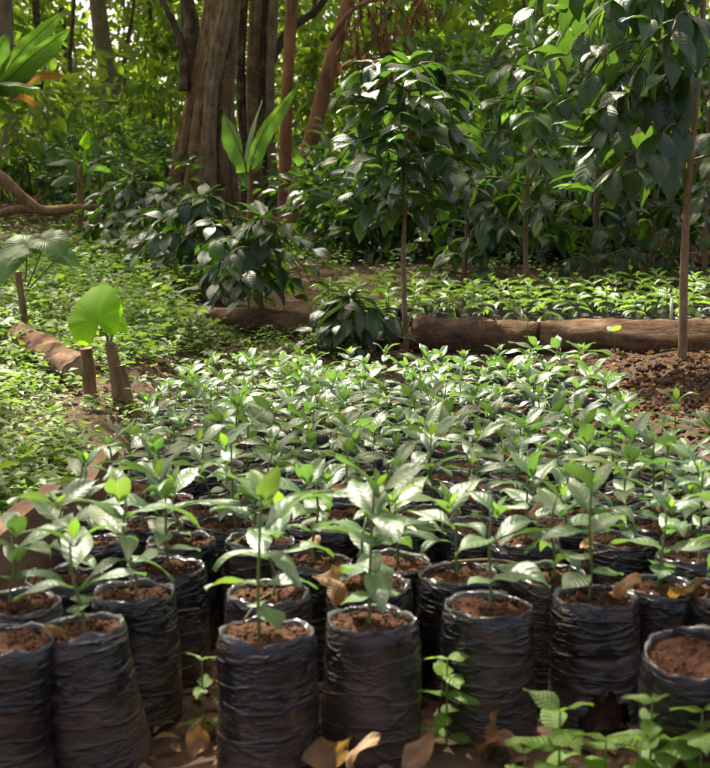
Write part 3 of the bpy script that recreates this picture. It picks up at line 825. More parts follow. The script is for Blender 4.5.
# left: lying log, sprouting stumps
log_thing('log', 'rounded brown log lying in the weeds left of the cut stumps', at(20, 337, 5.0), at(78, 373, 4.3), .052, 'log', 7, rough=.16)
def stump(label, pb, pt, Yd, r, seed, extra=None):
    b = at(pb[0], pb[1], Yd); b.z = gz(b.x, b.y) - .01
    root = empty('stump', b)
    t = at(pt[0], pt[1], Yd) - b
    P = spline([Vector((0, 0, -.03)), t * .5, t], 14)
    V, F = tube_data(P, lerp([r * 1.05, r, r * .92], 15), 16, False, lambda th, tt: 1 + .16 * noise.noise(Vector((math.cos(th) * 1.5 + seed, math.sin(th) * 1.5, tt * 4))) + .05 * math.sin(tt * 40))
    link('bark', mesh('bark', V, F, M['stump']), root)
    ring = V[14 * 16:]; cc = sum(ring, Vector()) / 16
    link('cut_top', mesh('cut_top', [cc + Vector((0, 0, .003))] + [v + Vector((0, 0, .001)) for v in ring], [(0, 1 + j, 1 + (j + 1) % 16) for j in range(16)], M['cutwood']), root)
    if extra:
        q = [at(x, y, Yd) - b for x, y in extra[0]]
        V, F = tube_data(spline(q, 10), lerp(extra[1], 11), 10, True, lambda th, tt: 1 + .1 * math.sin(tt * 30))
        link('shoot', mesh('shoot', V, F, M['stump']), root)
    tag(root, label, 'stump', 'cut stumps beside the bed')
    return root
stump('short thin cut stump, left of the two beside the big round leaf', (92, 392), (86, 349), 4.1, .0195, 1)
stump('thicker cut stump bearing a thinner cut shoot under the big round leaf', (124, 405), (117, 366), 4.0, .028, 2, ([(116, 372), (113, 358), (110, 342)], [.0200, .0175, .0160]))
stump('slim dead stump standing up from the left end of the lying log', (28, 335), (18, 272), 5.0, .013, 3)

# big round taro leaves
def heart_mesh(size, seed, mt='taro'):
    n, m = 40, 6
    V, UV, F = [Vector((0, 0, 0))], [(.75, 0)], []
    for i in range(1, m + 1):
        for j in range(n):
            ph = 2 * PI * j / n                         # 0 = tip, pi = notch
            c = math.cos(ph / 2)
            r = size * (.80 + .10 * math.cos(ph) + .14 * max(0, math.cos(ph)) ** 14 + .02 * math.sin(ph * 7))
            r *= 1 - .80 * math.exp(-((abs(ph - PI)) / .42) ** 2)
            q = i / m
            x, y = r * q * math.cos(ph), r * q * math.sin(ph)
            z = .10 * size * q * math.cos(ph * 9) * .18 + .42 * abs(y) - .42 * (x * x + y * y) / size + .02 * size * math.sin(ph * 5 + seed) * q
            V.append(Vector((x, y, z))); UV.append((.75, j / n if j <= n / 2 else 1 - j / n))
    for j in range(n): F.append((0, 1 + j, 1 + (j + 1) % n))
    for i in range(m - 1):
        for j in range(n):
            k = (j + 1) % n
            F.append((1 + i * n + j, 1 + (i + 1) * n + j, 1 + (i + 1) * n + k, 1 + i * n + k))
    return mesh('blade', V, F, M[mt], UV)
def taro(label, Y, stem_px, leaves):
    b = at(stem_px[0], stem_px[1], Y)
    root = empty('taro_plant', b)
    for k, (lx, ly, sz, tip, nrm) in enumerate(leaves):
        c = at(lx, ly, Y) - b
        V, F = tube_data(spline([Vector((0, 0, -.01)), c * .5 + Vector((.006, 0, .006)), c], 8), lerp([.0045, .0035, .0022], 9), 6)
        link('stalk', mesh('stalk', V, F, M['stem']), root)
        Z = Vector(nrm).normalized(); X = Vector(tip); X = (X - Z * X.dot(Z)).normalized(); Yv = Z.cross(X)
        mt = Matrix((X, Yv, Z)).transposed().to_4x4(); mt.translation = c
        link('leaf', heart_mesh(sz, k) if Y < 5 else heart_mesh(sz, k, 'banana'), root, mt)
    tag(root, label, 'taro plant')
taro('single big glowing heart-shaped leaf on a stalk above the cut stumps', 4.0, (109, 345), [(97, 320, .118, (-.28, .25, .85), (-.42, -.85, .25)), (113, 322, .046, (.9, -.2, -.3), (.2, -.5, .8))])
taro('broad-leaved green plant at the left edge beyond the lying log', 5.6, (24, 292), [(26, 246, .11, (-.9, -.3, -.2), (.1, -.45, .9)), (46, 240, .10, (.8, -.5, -.2), (.0, -.5, .85)), (8, 262, .10, (-.5, -.8, -.3), (-.2, -.6, .8)), (60, 256, .08, (.9, .1, -.3), (.2, -.5, .85))])

# left plank edging
def plank(label, a, b, hgt, th):
    a, b = Vector(a), Vector(b); c = (a + b) / 2
    root_d = (b - a).normalized(); L = (b - a).length
    nx, nz = 24, 5
    V, F = [], []
    for s in (-1, 1):
        for i in range(nx + 1):
            for k in range(nz + 1):
                x = (i / nx - .5) * L; z = k / nz * hgt
                q = noise.noise(Vector((x * 9, z * 14, s * 3.3)))
                zt = z + (.010 * noise.noise(Vector((x * 6, 3.1, 0))) if k == nz else 0)
                V.append((x + (.01 * noise.noise(Vector((z * 30, 0, i)) ) if i in (0, nx) else 0), s * th / 2 + .004 * q, zt))
    W = (nx + 1) * (nz + 1)
    g = lambda s, i, k: s * W + i * (nz + 1) + k
    for i in range(nx):
        for k in range(nz):
            F.append((g(0, i, k), g(0, i + 1, k), g(0, i + 1, k + 1), g(0, i, k + 1)))
            F.append((g(1, i, k), g(1, i, k + 1), g(1, i + 1, k + 1), g(1, i + 1, k)))
        F.append((g(0, i, nz), g(0, i + 1, nz), g(1, i + 1, nz), g(1, i, nz)))
    for k in range(nz):
        F.append((g(0, 0, k), g(0, 0, k + 1), g(1, 0, k + 1), g(1, 0, k)))
        F.append((g(0, nx, k), g(1, nx, k), g(1, nx, k + 1), g(0, nx, k + 1)))
    o = link('plank', mesh('plank', V, F, M['plank'], smooth=False))
    o.location = (c.x, c.y, c.z - .02)
    o.rotation_euler = (R(2), 0, math.atan2(root_d.y, root_d.x))
    tag(o, label, 'plank', 'planks edging the bed on the left')
plank('weathered brown plank on edge at the left, nearest the camera', (-.53, 1.62, 0), (-.505, 2.24, 0), .185, .030)
plank('weathered plank end behind the nearer plank on the left', (-.50, 2.36, 0), (-.53, 2.95, 0), .13, .026)

# ------------------------------------------------------------------ potted seedlings
def bag_mesh(seed, hi=True, torn=False):
    rg = random.Random(seed)
    n, m = (120, 64) if torn else ((56, 30) if hi else (28, 12))
    Rb, H = .0555, .16
    sx = Vector((seed * 3.1, seed * 1.7, 0))
    V, F = [], []
    fold = [rg.uniform(.25, .75) for _ in range(2)]
    prof = []
    for i in range(m + 1):                       # bottom to rim
        t = i / m
        r = Rb * (1.03 - .05 * t)
        if t > .93: r *= 1 - .9 * (t - .93)
        if t < .06: r *= .95 + .05 * t / .06
        prof.append((r, H * t, t, 0))
    prof += [(Rb * .915, H + .0035, 1, 1), (Rb * .86, H + .001, 1, 2), (Rb * .83, H - .010, 1, 3), (Rb * .82, H - .03, 1, 4)]
    for (r, z, t, lip) in prof:
        for j in range(n):
            th = 2 * PI * j / n
            c, s = math.cos(th), math.sin(th)
            q = noise.noise(Vector((c * 1.1, s * 1.1, z * 9)) + sx)
            w = noise.noise(Vector((c * 1.6, s * 1.6, z * 95)) + sx)
            w2 = noise.noise(Vector((c * 5, s * 5, z * 160)) + sx)
            q3 = noise.noise(Vector((c * 2.4, s * 2.4, z * 22)) + sx * 2)
            rr = r * (1 + .075 * q + .03 * q3) + .0006 * w + .0006 * w2
            for f in fold:                      # horizontal crease
                dz = z - (f * H + .006 * math.sin(th * 2 + seed))
                rr -= .0026 * math.exp(-(dz / .0035) ** 2) * (.5 + .5 * math.sin(th * 1.0 + seed * 2 + f * 9))
            e = noise.noise(Vector((c * 2.2, s * 2.2, 7.7)) + sx) + .5 * noise.noise(Vector((c * 4, s * 4, 3.7)) + sx)
            k = max(0, (t - .85) / .15)
            zz = z + .0055 * e * k
            rr *= 1 + k * .07 * noise.noise(Vector((c * 3.6, s * 3.6, 1.2 + lip * .5)) + sx) + (.02 * noise.noise(Vector((c * 9, s * 9, lip)) + sx) if lip else 0)
            V.append((c * rr, s * rr, zz))
    mm = len(prof)
    for i in range(mm - 1):
        for j in range(n):
            k = (j + 1) % n
            F.append((i * n + j, i * n + k, (i + 1) * n + k, (i + 1) * n + j))
    if torn:
        def keep(f):
            c = sum((Vector(V[i]) for i in f), Vector()) / 4
            a = math.atan2(c.y, c.x) - R(-82)
            return c.z > .058 - .035 * (a / .62) ** 2 + .006 * math.sin(a * 17) or abs(a) > .62
        F = [f for f in F if keep(f)]
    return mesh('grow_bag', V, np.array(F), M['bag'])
def core_mesh():
    P = [Vector((0, 0, .002 + .006 * i)) for i in range(16)]
    V, F = tube_data(P, [.044] * 16, 36, True, lambda th, t: 1 + .10 * noise.noise(Vector((math.cos(th) * 5, math.sin(th) * 5, t * 9))) - .12 * math.exp(-((th - 4.85) / .4) ** 2 - ((t - .2) / .35) ** 2))
    return mesh('soil_core', V, F, M['potsoil'])

def soil_mesh(seed, hi=True):
    n, m = (44, 12) if hi else (18, 4)
    V = [(0, 0, .156)]; F = []
    for i in range(1, m + 1):
        for j in range(n):
            th = 2 * PI * j / n; r = .0485 * i / m
            x, y = r * math.cos(th), r * math.sin(th)
            z = .157 + .010 * noise.noise(Vector((x * 40, y * 40, seed * 3.3))) + .006 * noise.noise(Vector((x * 120, y * 120, seed))) + .0035 * noise.noise(Vector((x * 300, y * 300, seed)))
            V.append((x, y, z - .004 * (i / m) ** 4))
    for j in range(n): F.append((0, 1 + j, 1 + (j + 1) % n))
    for i in range(m - 1):
        for j in range(n):
            k = (j + 1) % n
            F.append((1 + i * n + j, 1 + (i + 1) * n + j, 1 + (i + 1) * n + k, 1 + i * n + k))
    rg = random.Random(seed)
    ico = [(0, 0, 1), (.9, 0, .2), (.3, .85, .3), (-.7, .5, .2), (-.7, -.5, .3), (.3, -.85, .2), (0, 0, -.5)]
    fc = [(0, 1, 2), (0, 2, 3), (0, 3, 4), (0, 4, 5), (0, 5, 1), (6, 2, 1), (6, 3, 2), (6, 4, 3), (6, 5, 4), (6, 1, 5)]
    for _ in range(60 if hi else 10):
        a, r = rg.uniform(0, 6.28), .043 * math.sqrt(rg.random()); q = rg.uniform(.0012, .0042); k = len(V)
        V += [(r * math.cos(a) + x * q * rg.uniform(.7, 1.3), r * math.sin(a) + y * q * rg.uniform(.7, 1.3), .158 + z * q) for x, y, z in ico]
        F += [tuple(i + k for i in f) for f in fc]
    return mesh('soil', V, F, M['potsoil'])

BAGS = [bag_mesh(i + 1) for i in range(9)]
TORN, CORE = bag_mesh(77, True, True), core_mesh()
BAGS_LO = [bag_mesh(i + 20, False) for i in range(6)]
SOILS = [soil_mesh(i) for i in range(6)]
SOILS_LO = [soil_mesh(i + 9, False) for i in range(4)]
def stem_mesh(seed):
    rg = random.Random(seed)
    P = spline([Vector((0, 0, .138)), Vector((rg.uniform(-.005, .005), rg.uniform(-.005, .005), .19)), Vector((rg.uniform(-.007, .007), rg.uniform(-.007, .007), .245)), Vector((0, 0, .30))], 8)
    V, F = tube_data(P, lerp([.0021, .0018, .0016, .0013], 9), 6)
    return mesh('stem', V, F, M['stem'])
STEMS = [stem_mesh(i) for i in range(5)]

ORD = ['', 'first', 'second', 'third', 'fourth', 'fifth', 'sixth', 'seventh', 'eighth', 'ninth', 'tenth', 'eleventh', 'twelfth', 'thirteenth', 'fourteenth', 'fifteenth',
       'sixteenth', 'seventeenth', 'eighteenth', 'nineteenth', 'twentieth', 'twenty-first', 'twenty-second', 'twenty-third', 'twenty-fourth', 'twenty-fifth', 'twenty-sixth',
       'twenty-seventh', 'twenty-eighth', 'twenty-ninth', 'thirtieth', 'thirty-first', 'thirty-second']

def seedling(loc, rng, label, hi, hgt=1.0, size=1.0, tilt=(0, 0), lush=1.0, leaves=True, scale=1.0, az=None):
    root = empty('potted_seedling' if leaves else 'soil_bag', loc, (tilt[0], tilt[1], 0))
    root.scale = (scale, scale, 1)
    rz = Matrix.Rotation(rng.uniform(0, 2 * PI), 4, 'Z')
    if 'torn away' in label:
        link('grow_bag', TORN, root); link('soil_core', CORE, root)
    else:
        link('grow_bag', rng.choice(BAGS if hi else BAGS_LO), root, rz)
    link('soil', rng.choice(SOILS if hi else SOILS_LO), root, Matrix.Rotation(rng.uniform(0, 6), 4, 'Z'))
    tag(root, label, 'seedling', 'potted seedlings in the bed')
    if not leaves:
        tag(root, None, 'bag', 'bags of bare soil')
        return root
    ox, oy = rng.uniform(-.008, .008), rng.uniform(-.008, .008)
    lx, ly = rng.uniform(-.012, .012), rng.uniform(-.012, .012)
    hz = .138 * (1 - hgt)
    SM = Matrix.Translation((ox, oy, hz)) @ Matrix(((1, 0, lx / .16, -lx * .138 / .16), (0, 1, ly / .16, -ly * .138 / .16), (0, 0, hgt * .78, .138 * hgt * .22), (0, 0, 0, 1)))
    link('stem', rng.choice(STEMS), root, SM)
    def node(f):                                   # f = 0..1 up the stem above the soil
        z = .150 + f * .115 * hgt
        return Vector((ox + lx * f, oy + ly * f, z))
    a0 = rng.uniform(0, 2 * PI) if az is None else az
    np_ = 3 if rng.random() < .25 else 4
    fr = [.40, .60, .78, .93] if np_ == 4 else [.48, .70, .92]
    ln = [.75, .98, 1.02, .75] if np_ == 4 else [.85, 1.02, .82]
    els = [-.25, .0, .18, .5] if np_ == 4 else [-.12, .10, .42]
    if rng.random() < .6:
        for s in (0, 1):
            if rng.random() < .85:
                link('leaf', rng.choice(SCOT), root, lmat(node(fr[0] - .14), a0 + PI / 2 + s * PI + rng.uniform(-.3, .3), rng.uniform(-.4, .1), rng.uniform(-.2, .2), size * rng.uniform(.7, 1.0)))
    for k in range(np_):
        for s in (0, 1):
            if k < np_ - 1 and rng.random() < .07: continue
            a = a0 + k * PI / 2 + s * PI + rng.uniform(-.28, .28)
            link('leaf', rng.choice(SL), root, lmat(node(fr[k]), a, els[k] + rng.uniform(-.22, .22), rng.uniform(-.25, .25), size * ln[k] * rng.uniform(.82, 1.15) * lush))
    for s in (0, 1):
        sz = rng.choice([.3, .4, .45, .5, .65])
        link('leaf', rng.choice(SY), root, lmat(node(1.0), a0 + np_ * PI / 2 + s * PI + rng.uniform(-.3, .3), rng.uniform(.55, 1.15), 0, size * sz))
    return root

rS = random.Random(404)
RIM = .16
placed = []
# nearest bags, read off the photograph: (x, y of the rim, label, seedling height, leaf size, tilt_x, tilt_y, has seedling, bag scale)
FRONT = [
 (2, 640, 'black bag of soil cut by the left edge of the picture, front row', .8, .9, 0, .02, False, 1.0),
 (97, 628, 'seedling in the wide black bag leaning left, second in the front row', .98, .9, .0, -.13, True, 1.03),
 (267, 632, 'spindly seedling in the front-row bag left of centre, rim turned in all round', 1.42, .95, .0, .0, True, 1.0),
 (371, 619, 'seedling in the front-row bag at centre, a curled dry leaf behind its rim', 1.45, 1.05, .02, .01, True, .985),
 (489, 607, 'short seedling in the front-row bag right of centre with a deep mid crease', 1.08, .9, -.02, .0, True, 1.0),
 (595, 597, 'seedling in the front-row bag with its lower side torn away', 1.25, 1.08, .0, .0, True, .97),
 (694, 640, 'slumped black bag of bare soil at the right edge, tipped towards the camera', .8, .9, .22, -.05, False, 1.0),
 (18, 603, 'seedling by the near plank, second row, leftmost', .8, .9, 0, 0, True, 1.0),
 (134, 592, 'seedling directly behind the wide leaning bag, second row', 1.15, 1.08, 0, 0, True, .98),
 (268, 592, 'seedling directly behind the spindly one, second row', .95, 1.0, 0, 0, True, .98),
 (368, 581, 'seedling directly behind the centre front bag, second row', .85, .9, 0, 0, True, .98),
 (459, 571, 'seedling behind and left of the short front seedling, twig across its soil', .85, 1.0, 0, 0, True, .98),
 (549, 571, 'seedling behind and between the creased bag and the torn bag, second row', 1.0, .95, 0, 0, True, .97),
 (655, 586, 'seedling behind and right of the torn bag, pale dry leaf on its rim', .95, 1.0, 0, .05, True, .98),
 (722, 592, 'seedling at the right edge behind the slumped bag', .95, 1.05, 0, .05, True, .98),
 (66, 575, 'seedling two rows behind the wide leaning bag, beside the plank', .9, 1.0, 0, 0, True, 1.0),
 (166, 562, 'seedling in the third row, left, its bag side streaked with soil', 1.15, 1.15, 0, 0, True, .98),
]
for (x, y, lb, h, s, tx, ty, has, sc) in FRONT:
    p = onz(x, y, RIM)
    seedling((p.x, p.y, gz(p.x, p.y)), rS, lb, True, h, s * 1.12, (tx, ty), 1.08, has, sc)
    placed.append((p.x, p.y))

def left_edge(y): return -.44 - .10 * float(sm(2.2, 3.6, np.float64(y)))
def right_edge(y): return float(np.interp(y, [1.5, 1.9, 2.5, 3.0, 4.2, 4.7], [.80, .82, .60, .52, .52, .48]))
rows = []
y = 1.80
ri = 3
count = len(FRONT)
while y < 4.5:
    xl, xr = left_edge(y), right_edge(y)
    sp = .126
    n = int((xr - xl) / sp)
    row = []
    for i in range(n + 1):
        x = xl + .06 + i * sp + rS.uniform(-.014, .014) + .5 * sp * (ri % 2) - .05 * (y - 1.8)*0
        yy = y + rS.uniform(-.016, .016)
        if abs(x) > .2573 * yy + .36: continue
        if any((x - a) ** 2 + (yy - b) ** 2 < .100 ** 2 for a, b in placed): continue
        if rS.random() < (.06 if yy < 2.6 else .13): continue
        row.append((x, yy))
    rows.append((ri, row))
    placed += row
    y += .121
    ri += 1
for ri, row in rows:
    for i, (x, yy) in enumerate(sorted(row)):
        h = rS.uniform(.68, 1.22) * (1 if yy < 2.6 else .88) ; s = rS.choice([.72, .85, .95, 1.0, 1.05, 1.12])
        w = 'tall' if h > 1.06 else ('short' if h < .82 else 'mid-height')
        lb = f'{w} coffee seedling, {ORD[min(ri, 32)]} row from the front, {ORD[min(i + 1, 32)]} from the left'
        seedling((x, yy, gz(x, yy)), rS, lb, yy < 2.4, h, s, (rS.uniform(-.06, .06), rS.uniform(-.06, .06)), 1.05, True, rS.uniform(.96, 1.03))
        count += 1
print('seedlings', count)

# rear bed: one mass of small seedlings behind the logs
def rear_bed():
    rng = np.random.default_rng(9)
    rg = random.Random(9)
    Vs, Fs, UVs, MI = [], [], [], []
    off = 0
    def add(V, F, UV, mi):
        nonlocal off
        V = np.asarray(V); F = np.asarray(F)
        Vs.append(V); Fs.append(F + off); UVs.append(UV); MI.append(np.full(len(F), mi)); off += len(V)
    P, D, L = [], [], []
    n = 10
    yy = 5.58
    while yy < 6.35:
        x = -.12
        while x < 2.1:
            px_, py_ = x + rg.uniform(-.02, .02), yy + rg.uniform(-.02, .02)
            x += .125
            g0 = gz(px_, py_) - .005
            th = np.linspace(0, 2 * PI, n, endpoint=False)
            ring = lambda r, z: np.stack([px_ + r * np.cos(th), py_ + r * np.sin(th), np.full(n, z)], -1)
            V = np.concatenate([ring(.052, g0), ring(.050, g0 + .085), ring(.045, g0 + .083), ring(.044, g0 + .07), [[px_, py_, g0 + .075]]])
            F = []
            for k in range(3):
                for j in range(n):
                    j2 = (j + 1) % n
                    F += [(k * n + j, k * n + j2, (k + 1) * n + j2), (k * n + j, (k + 1) * n + j2, (k + 1) * n + j)]
            add(V, F, np.zeros((len(V), 2)), 0)
            F2 = [(4 * n, 3 * n + j, 3 * n + (j + 1) % n) for j in range(n)]
            add(V, F2, np.zeros((len(V), 2)), 1)
            h = rg.uniform(.08, .15); a0 = rg.uniform(0, 6)
            sV, sF = tube_data([Vector((px_, py_, g0 + .07)), Vector((px_, py_, g0 + .08 + h))], [.002, .0015], 4, False)
            sF = [t for f in sF for t in ((f[0], f[1], f[2]), (f[0], f[2], f[3]))]
            add(np.array(sV), sF, np.zeros((len(sV), 2)), 3)
            for k in range(4):
                for s in (0, 1):
                    a = a0 + k * PI / 2 + s * PI + rg.uniform(-.3, .3)
                    P.append((px_, py_, g0 + .08 + h * (.5 + .16 * k))); D.append((math.cos(a), math.sin(a), [-.25, .0, .2, .8][k] + rg.uniform(-.2, .2)))
                    L.append([.06, .08, .08, .045][k] * rg.uniform(.7, 1.25))
        yy += .125
    V, F, UV = leaf_cloud(np.array(P), np.array(D), np.array(L), .46, rng, True, .85)
    add(V, F, UV, 2)
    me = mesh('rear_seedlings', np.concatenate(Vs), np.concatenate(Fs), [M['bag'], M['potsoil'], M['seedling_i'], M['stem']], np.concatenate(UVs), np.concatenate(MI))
    o = link('rear_seedlings', me)
    tag(o, 'bright mass of small potted seedlings in the rear bed behind the logs', 'seedlings', kind='stuff')
rear_bed()

# ------------------------------------------------------------------ soil mound crumbs and mulch
def mound():
    rng = np.random.default_rng(31)
    n = 2600
    x = 1.08 + rng.normal(size=n) * .30; y = 4.2 + rng.normal(size=n) * .5
    k = (y < 5.2) & (y > 3.0) & (x > .56)
    x, y = x[k], y[k]; n = len(x)
    P = np.stack([x, y, ground_z(x, y) + .004], -1)
    a = rng.uniform(0, 2 * PI, n)
    D = np.stack([np.cos(a), np.sin(a), rng.uniform(-.1, .5, n)], -1)
    V, F, UV = leaf_cloud(P, D, rng.uniform(.010, .038, n), .35, rng, False, .7)
    o = link('mulch', mesh('mulch', V, F, M['litter_i'], UV))
    tag(o, 'brown leaf mulch and bits strewn over the soil mound at right', 'mulch', kind='stuff')
    # the mound's clods
    Vs, Fs = [], []
    ico = [(0, 0, 1), (.9, 0, .2), (.3, .85, .3), (-.7, .5, .2), (-.7, -.5, .3), (.3, -.85, .2), (0, 0, -.5)]
    fc = [(0, 1, 2), (0, 2, 3), (0, 3, 4), (0, 4, 5), (0, 5, 1), (6, 2, 1), (6, 3, 2), (6, 4, 3), (6, 5, 4), (6, 1, 5)]
    ico = np.array(ico)
    for i in range(2200):
        x = 1.08 + rng.normal() * .3; y = 4.2 + rng.normal() * .5
        if y > 5.2 or y < 3.0 or x < .56: continue
        s = rng.uniform(.004, .016) * (1.6 if rng.random() < .08 else 1)
        v = ico * s * rng.uniform(.7, 1.3, (7, 3)) + np.array([x, y, gz(x, y) + s * .2])
        Fs.append(np.array(fc) + 7 * len(Vs)); Vs.append(v)
    o = link('soil_crumbs', mesh('soil_crumbs', np.concatenate(Vs), np.concatenate(Fs), M['mound'], smooth=False))
    tag(o, 'dark crumbly soil heaped into a mound round the slim trunk', 'soil', kind='stuff')
mound()

# ------------------------------------------------------------------ ground cover on the left and beyond
def ground_cover():
    rng = np.random.default_rng(55)
    P, D, L = [], [], []
    def plants(n, fx, fy, hmin, hmax, lmin, lmax, per):
        for _ in range(n):
            x, y = fx(), 0
            y = fy()
            x = fx(y) if False else x
            yield x, y, rng.uniform(hmin, hmax), per, lmin, lmax
    spots = []
    for _ in range(9500):
        y = 2.0 + 6.5 * rng.random() ** .95
        xr = (-.53 if y < 2.9 else left_edge(y) - .03) if y < 4.8 else (-.55 if y < 5.6 else -.75 + (y - 5.6) * .05)
        xl = -.2573 * y - .9
        x = xl + (xr - xl) * rng.random()
        if abs(x + .92 - (4.6 - y) * .33) < .14 and 3.7 < y < 4.9 and rng.random() < .5: continue
        if noise.noise(Vector((x * 2.2, y * 2.2, 3))) < -.38: continue
        spots.append((x, y, rng.choice([.7, .9, 1.1, 1.6], p=[.3, .35, .25, .1])))
    for _ in range(2200):                                    # beyond the bushes
        y = rng.uniform(6.5, 13); x = rng.uniform(-.2573 * y - 2.2, .27 * y + 1)
        if y < 7.3 and x > -.5: continue
        spots.append((x, y, 1.15))
    for _ in range(420):                                     # between the bed and the bushes
        spots.append((rng.uniform(-.9, -.02), rng.uniform(4.65, 5.75), .8))
    for (x, y, k) in spots:
        if -.95 < x < -.52 and 3.3 < y < 4.15: k *= .6
        h = rng.uniform(.03, .13) * k * (.8 if y < 3.2 else (.6 if y < 5.2 else 1.0))
        z0 = gz(x, y)
        m = rng.integers(5, 10)
        for j in range(m):
            a = rng.uniform(0, 2 * PI)
            f = rng.uniform(.35, 1)
            P.append((x + .02 * k * math.cos(a), y + .02 * k * math.sin(a), z0 + h * f))
            D.append((math.cos(a), math.sin(a), rng.uniform(-.25, .45)))
            L.append(rng.uniform(.017, .040) * k)
    V, F, UV = leaf_cloud(np.array(P), np.array(D), np.array(L), .62, rng, False, .8)
    o = link('ground_cover', mesh('ground_cover', V, F, M['weed_i'], UV))
    tag(o, 'low mat of light green weeds covering the ground left of the bed', 'weeds', kind='stuff')
ground_cover()

def litter():
    rng = np.random.default_rng(66)
    n = 7500
    y = 1.2 + 10 * rng.random(n) ** 1.3; x = rng.uniform(-1, 1, n) * (.2573 * y + .4)
    P = np.stack([x, y, ground_z(x, y) + .012], -1)
    a = rng.uniform(0, 2 * PI, n)
    D = np.stack([np.cos(a), np.sin(a), rng.uniform(-.1, .35, n)], -1)
    V, F, UV = leaf_cloud(P, D, rng.uniform(.014, .045, n), .5, rng, True, .85)
    o = link('leaf_litter', mesh('leaf_litter', V, F, M['litter_i'], UV))
    tag(o, 'scattered brown leaf litter lying on the forest floor', 'leaf litter', kind='stuff')
litter()

# ------------------------------------------------------------------ banana plants
def banana_leaf(parent, p0, p1, mid, W, mat, seed, roll=0.0):
    """blade along a curve from p0 over mid to p1"""
    P = spline([Vector(p0), Vector(mid), Vector(p1)], 16)
    rg = random.Random(seed)
    V, UV, F = [], [], []
    nw = 6
    for i, p in enumerate(P):
        t = i / 16
        d = (P[min(i + 1, 16)] - P[max(i - 1, 0)]).normalized()
        side = d.cross(Vector((0, 0, 1)))
        if side.length < .2: side = Vector((1, 0, 0))
        side.normalize()
        nrm = side.cross(d).normalized()
        side = (side * math.cos(roll) + nrm * math.sin(roll)).normalized()
        nrm = side.cross(d).normalized()
        w = W / 2 * min(1, (t / .12) ** .6 if t < .12 else 1) * (1 - max(0, (t - .55) / .45) ** 2.2) + .002
        for j in range(nw + 1):
            u = j / nw * 2 - 1
            ed = 1 + .06 * math.sin(t * 40 + seed + j)
            V.append(p + side * (u * w * ed) - nrm * (abs(u) ** 1.5 * w * .45) + nrm * (.03 * W * math.sin(t * 22 + seed) * abs(u)))
            UV.append((u * .5 + .5, t))
    for i in range(16):
        for j in range(nw):
            q = i * (nw + 1) + j
            F.append((q, q + 1, q + nw + 2, q + nw + 1))
    lf = link('leaf', mesh('leaf', V, np.array(F), M[mat], UV), parent)
    Vr, Fr = tube_data([p + Vector((0, 0, -.002)) for p in P], lerp([.008 * W / .2, .005 * W / .2, .002], 17), 5)
    link('midrib', mesh('midrib', Vr, Fr, M['stem']), lf)
    return lf

def banana(label, basepx, Y, stem_h, stem_r, leaves, cat='banana plant'):
    b = at(basepx[0], basepx[1], Y); b.z = gz(b.x, b.y)
    root = empty('banana_plant', b)
    t = at(basepx[0] + basepx[2], basepx[3], Y) - b
    V, F = tube_data(spline([Vector((0, 0, -.05)), t * .5, t], 10), lerp([stem_r * 1.2, stem_r, stem_r * .6], 11), 10)
    link('pseudostem', mesh('pseudostem', V, F, M['stump']), root)
    for i, (x0, y0, xm, ym, x1, y1, dy, W, mt, rl) in enumerate(leaves):
        banana_leaf(root, at(x0, y0, Y) - b, at(x1, y1, Y + dy) - b, at(xm, ym, Y + dy * .5) - b, W, mt, i + 1, rl)
    tag(root, label, cat, 'banana plants')
    return root
banana('tall banana plant at the left edge, broad leaves rising and one orange dead leaf', (-12, 225, 0, 95), 8.5, 1, .05, [
    (-8, 95, 18, 55, 62, 12, .1, .15, 'banana', .9),
    (-6, 95, 28, 60, 70, 28, -.15, .15, 'banana', .5),
    (-10, 90, 10, 82, 40, 88, -.4, .16, 'banana', .2),
    (-14, 88, -6, 60, 6, 34, .0, .14, 'banana', .9),
    (18, 88, 40, 74, 66, 76, .1, .06, 'dead_orange', .8),
    (12, 98, 24, 96, 40, 108, .2, .05, 'dead_orange', .6),
    (-12, 100, 2, 100, 20, 118, -.2, .13, 'coffee_lt', .2)])
banana('small banana plant with one upright yellow-green leaf in the far clearing', (80, 192, 0, 165), 10.8, 1, .03, [
    (82, 178, 83, 152, 88, 130, .0, .085, 'taro', 1.2),
    (80, 178, 70, 160, 46, 164, .1, .12, 'banana', .3),
    (80, 178, 66, 176, 50, 186, -.2, .12, 'banana', .4),
    (82, 178, 95, 165, 112, 172, .2, .10, 'banana', .4)])
banana('young banana plant with two upright leaves in front of the dark trunk', (250, 222, 0, 165), 10.3, 1, .022, [
    (249, 175, 262, 135, 298, 86, .0, .13, 'banana', .9),
    (247, 172, 240, 150, 224, 114, -.1, .20, 'banana', 1.1),
    (249, 172, 248, 140, 262, 100, .3, .10, 'banana', .8),
    (248, 188, 240, 168, 238, 160, .1, .06, 'coffee_lt', .6)])

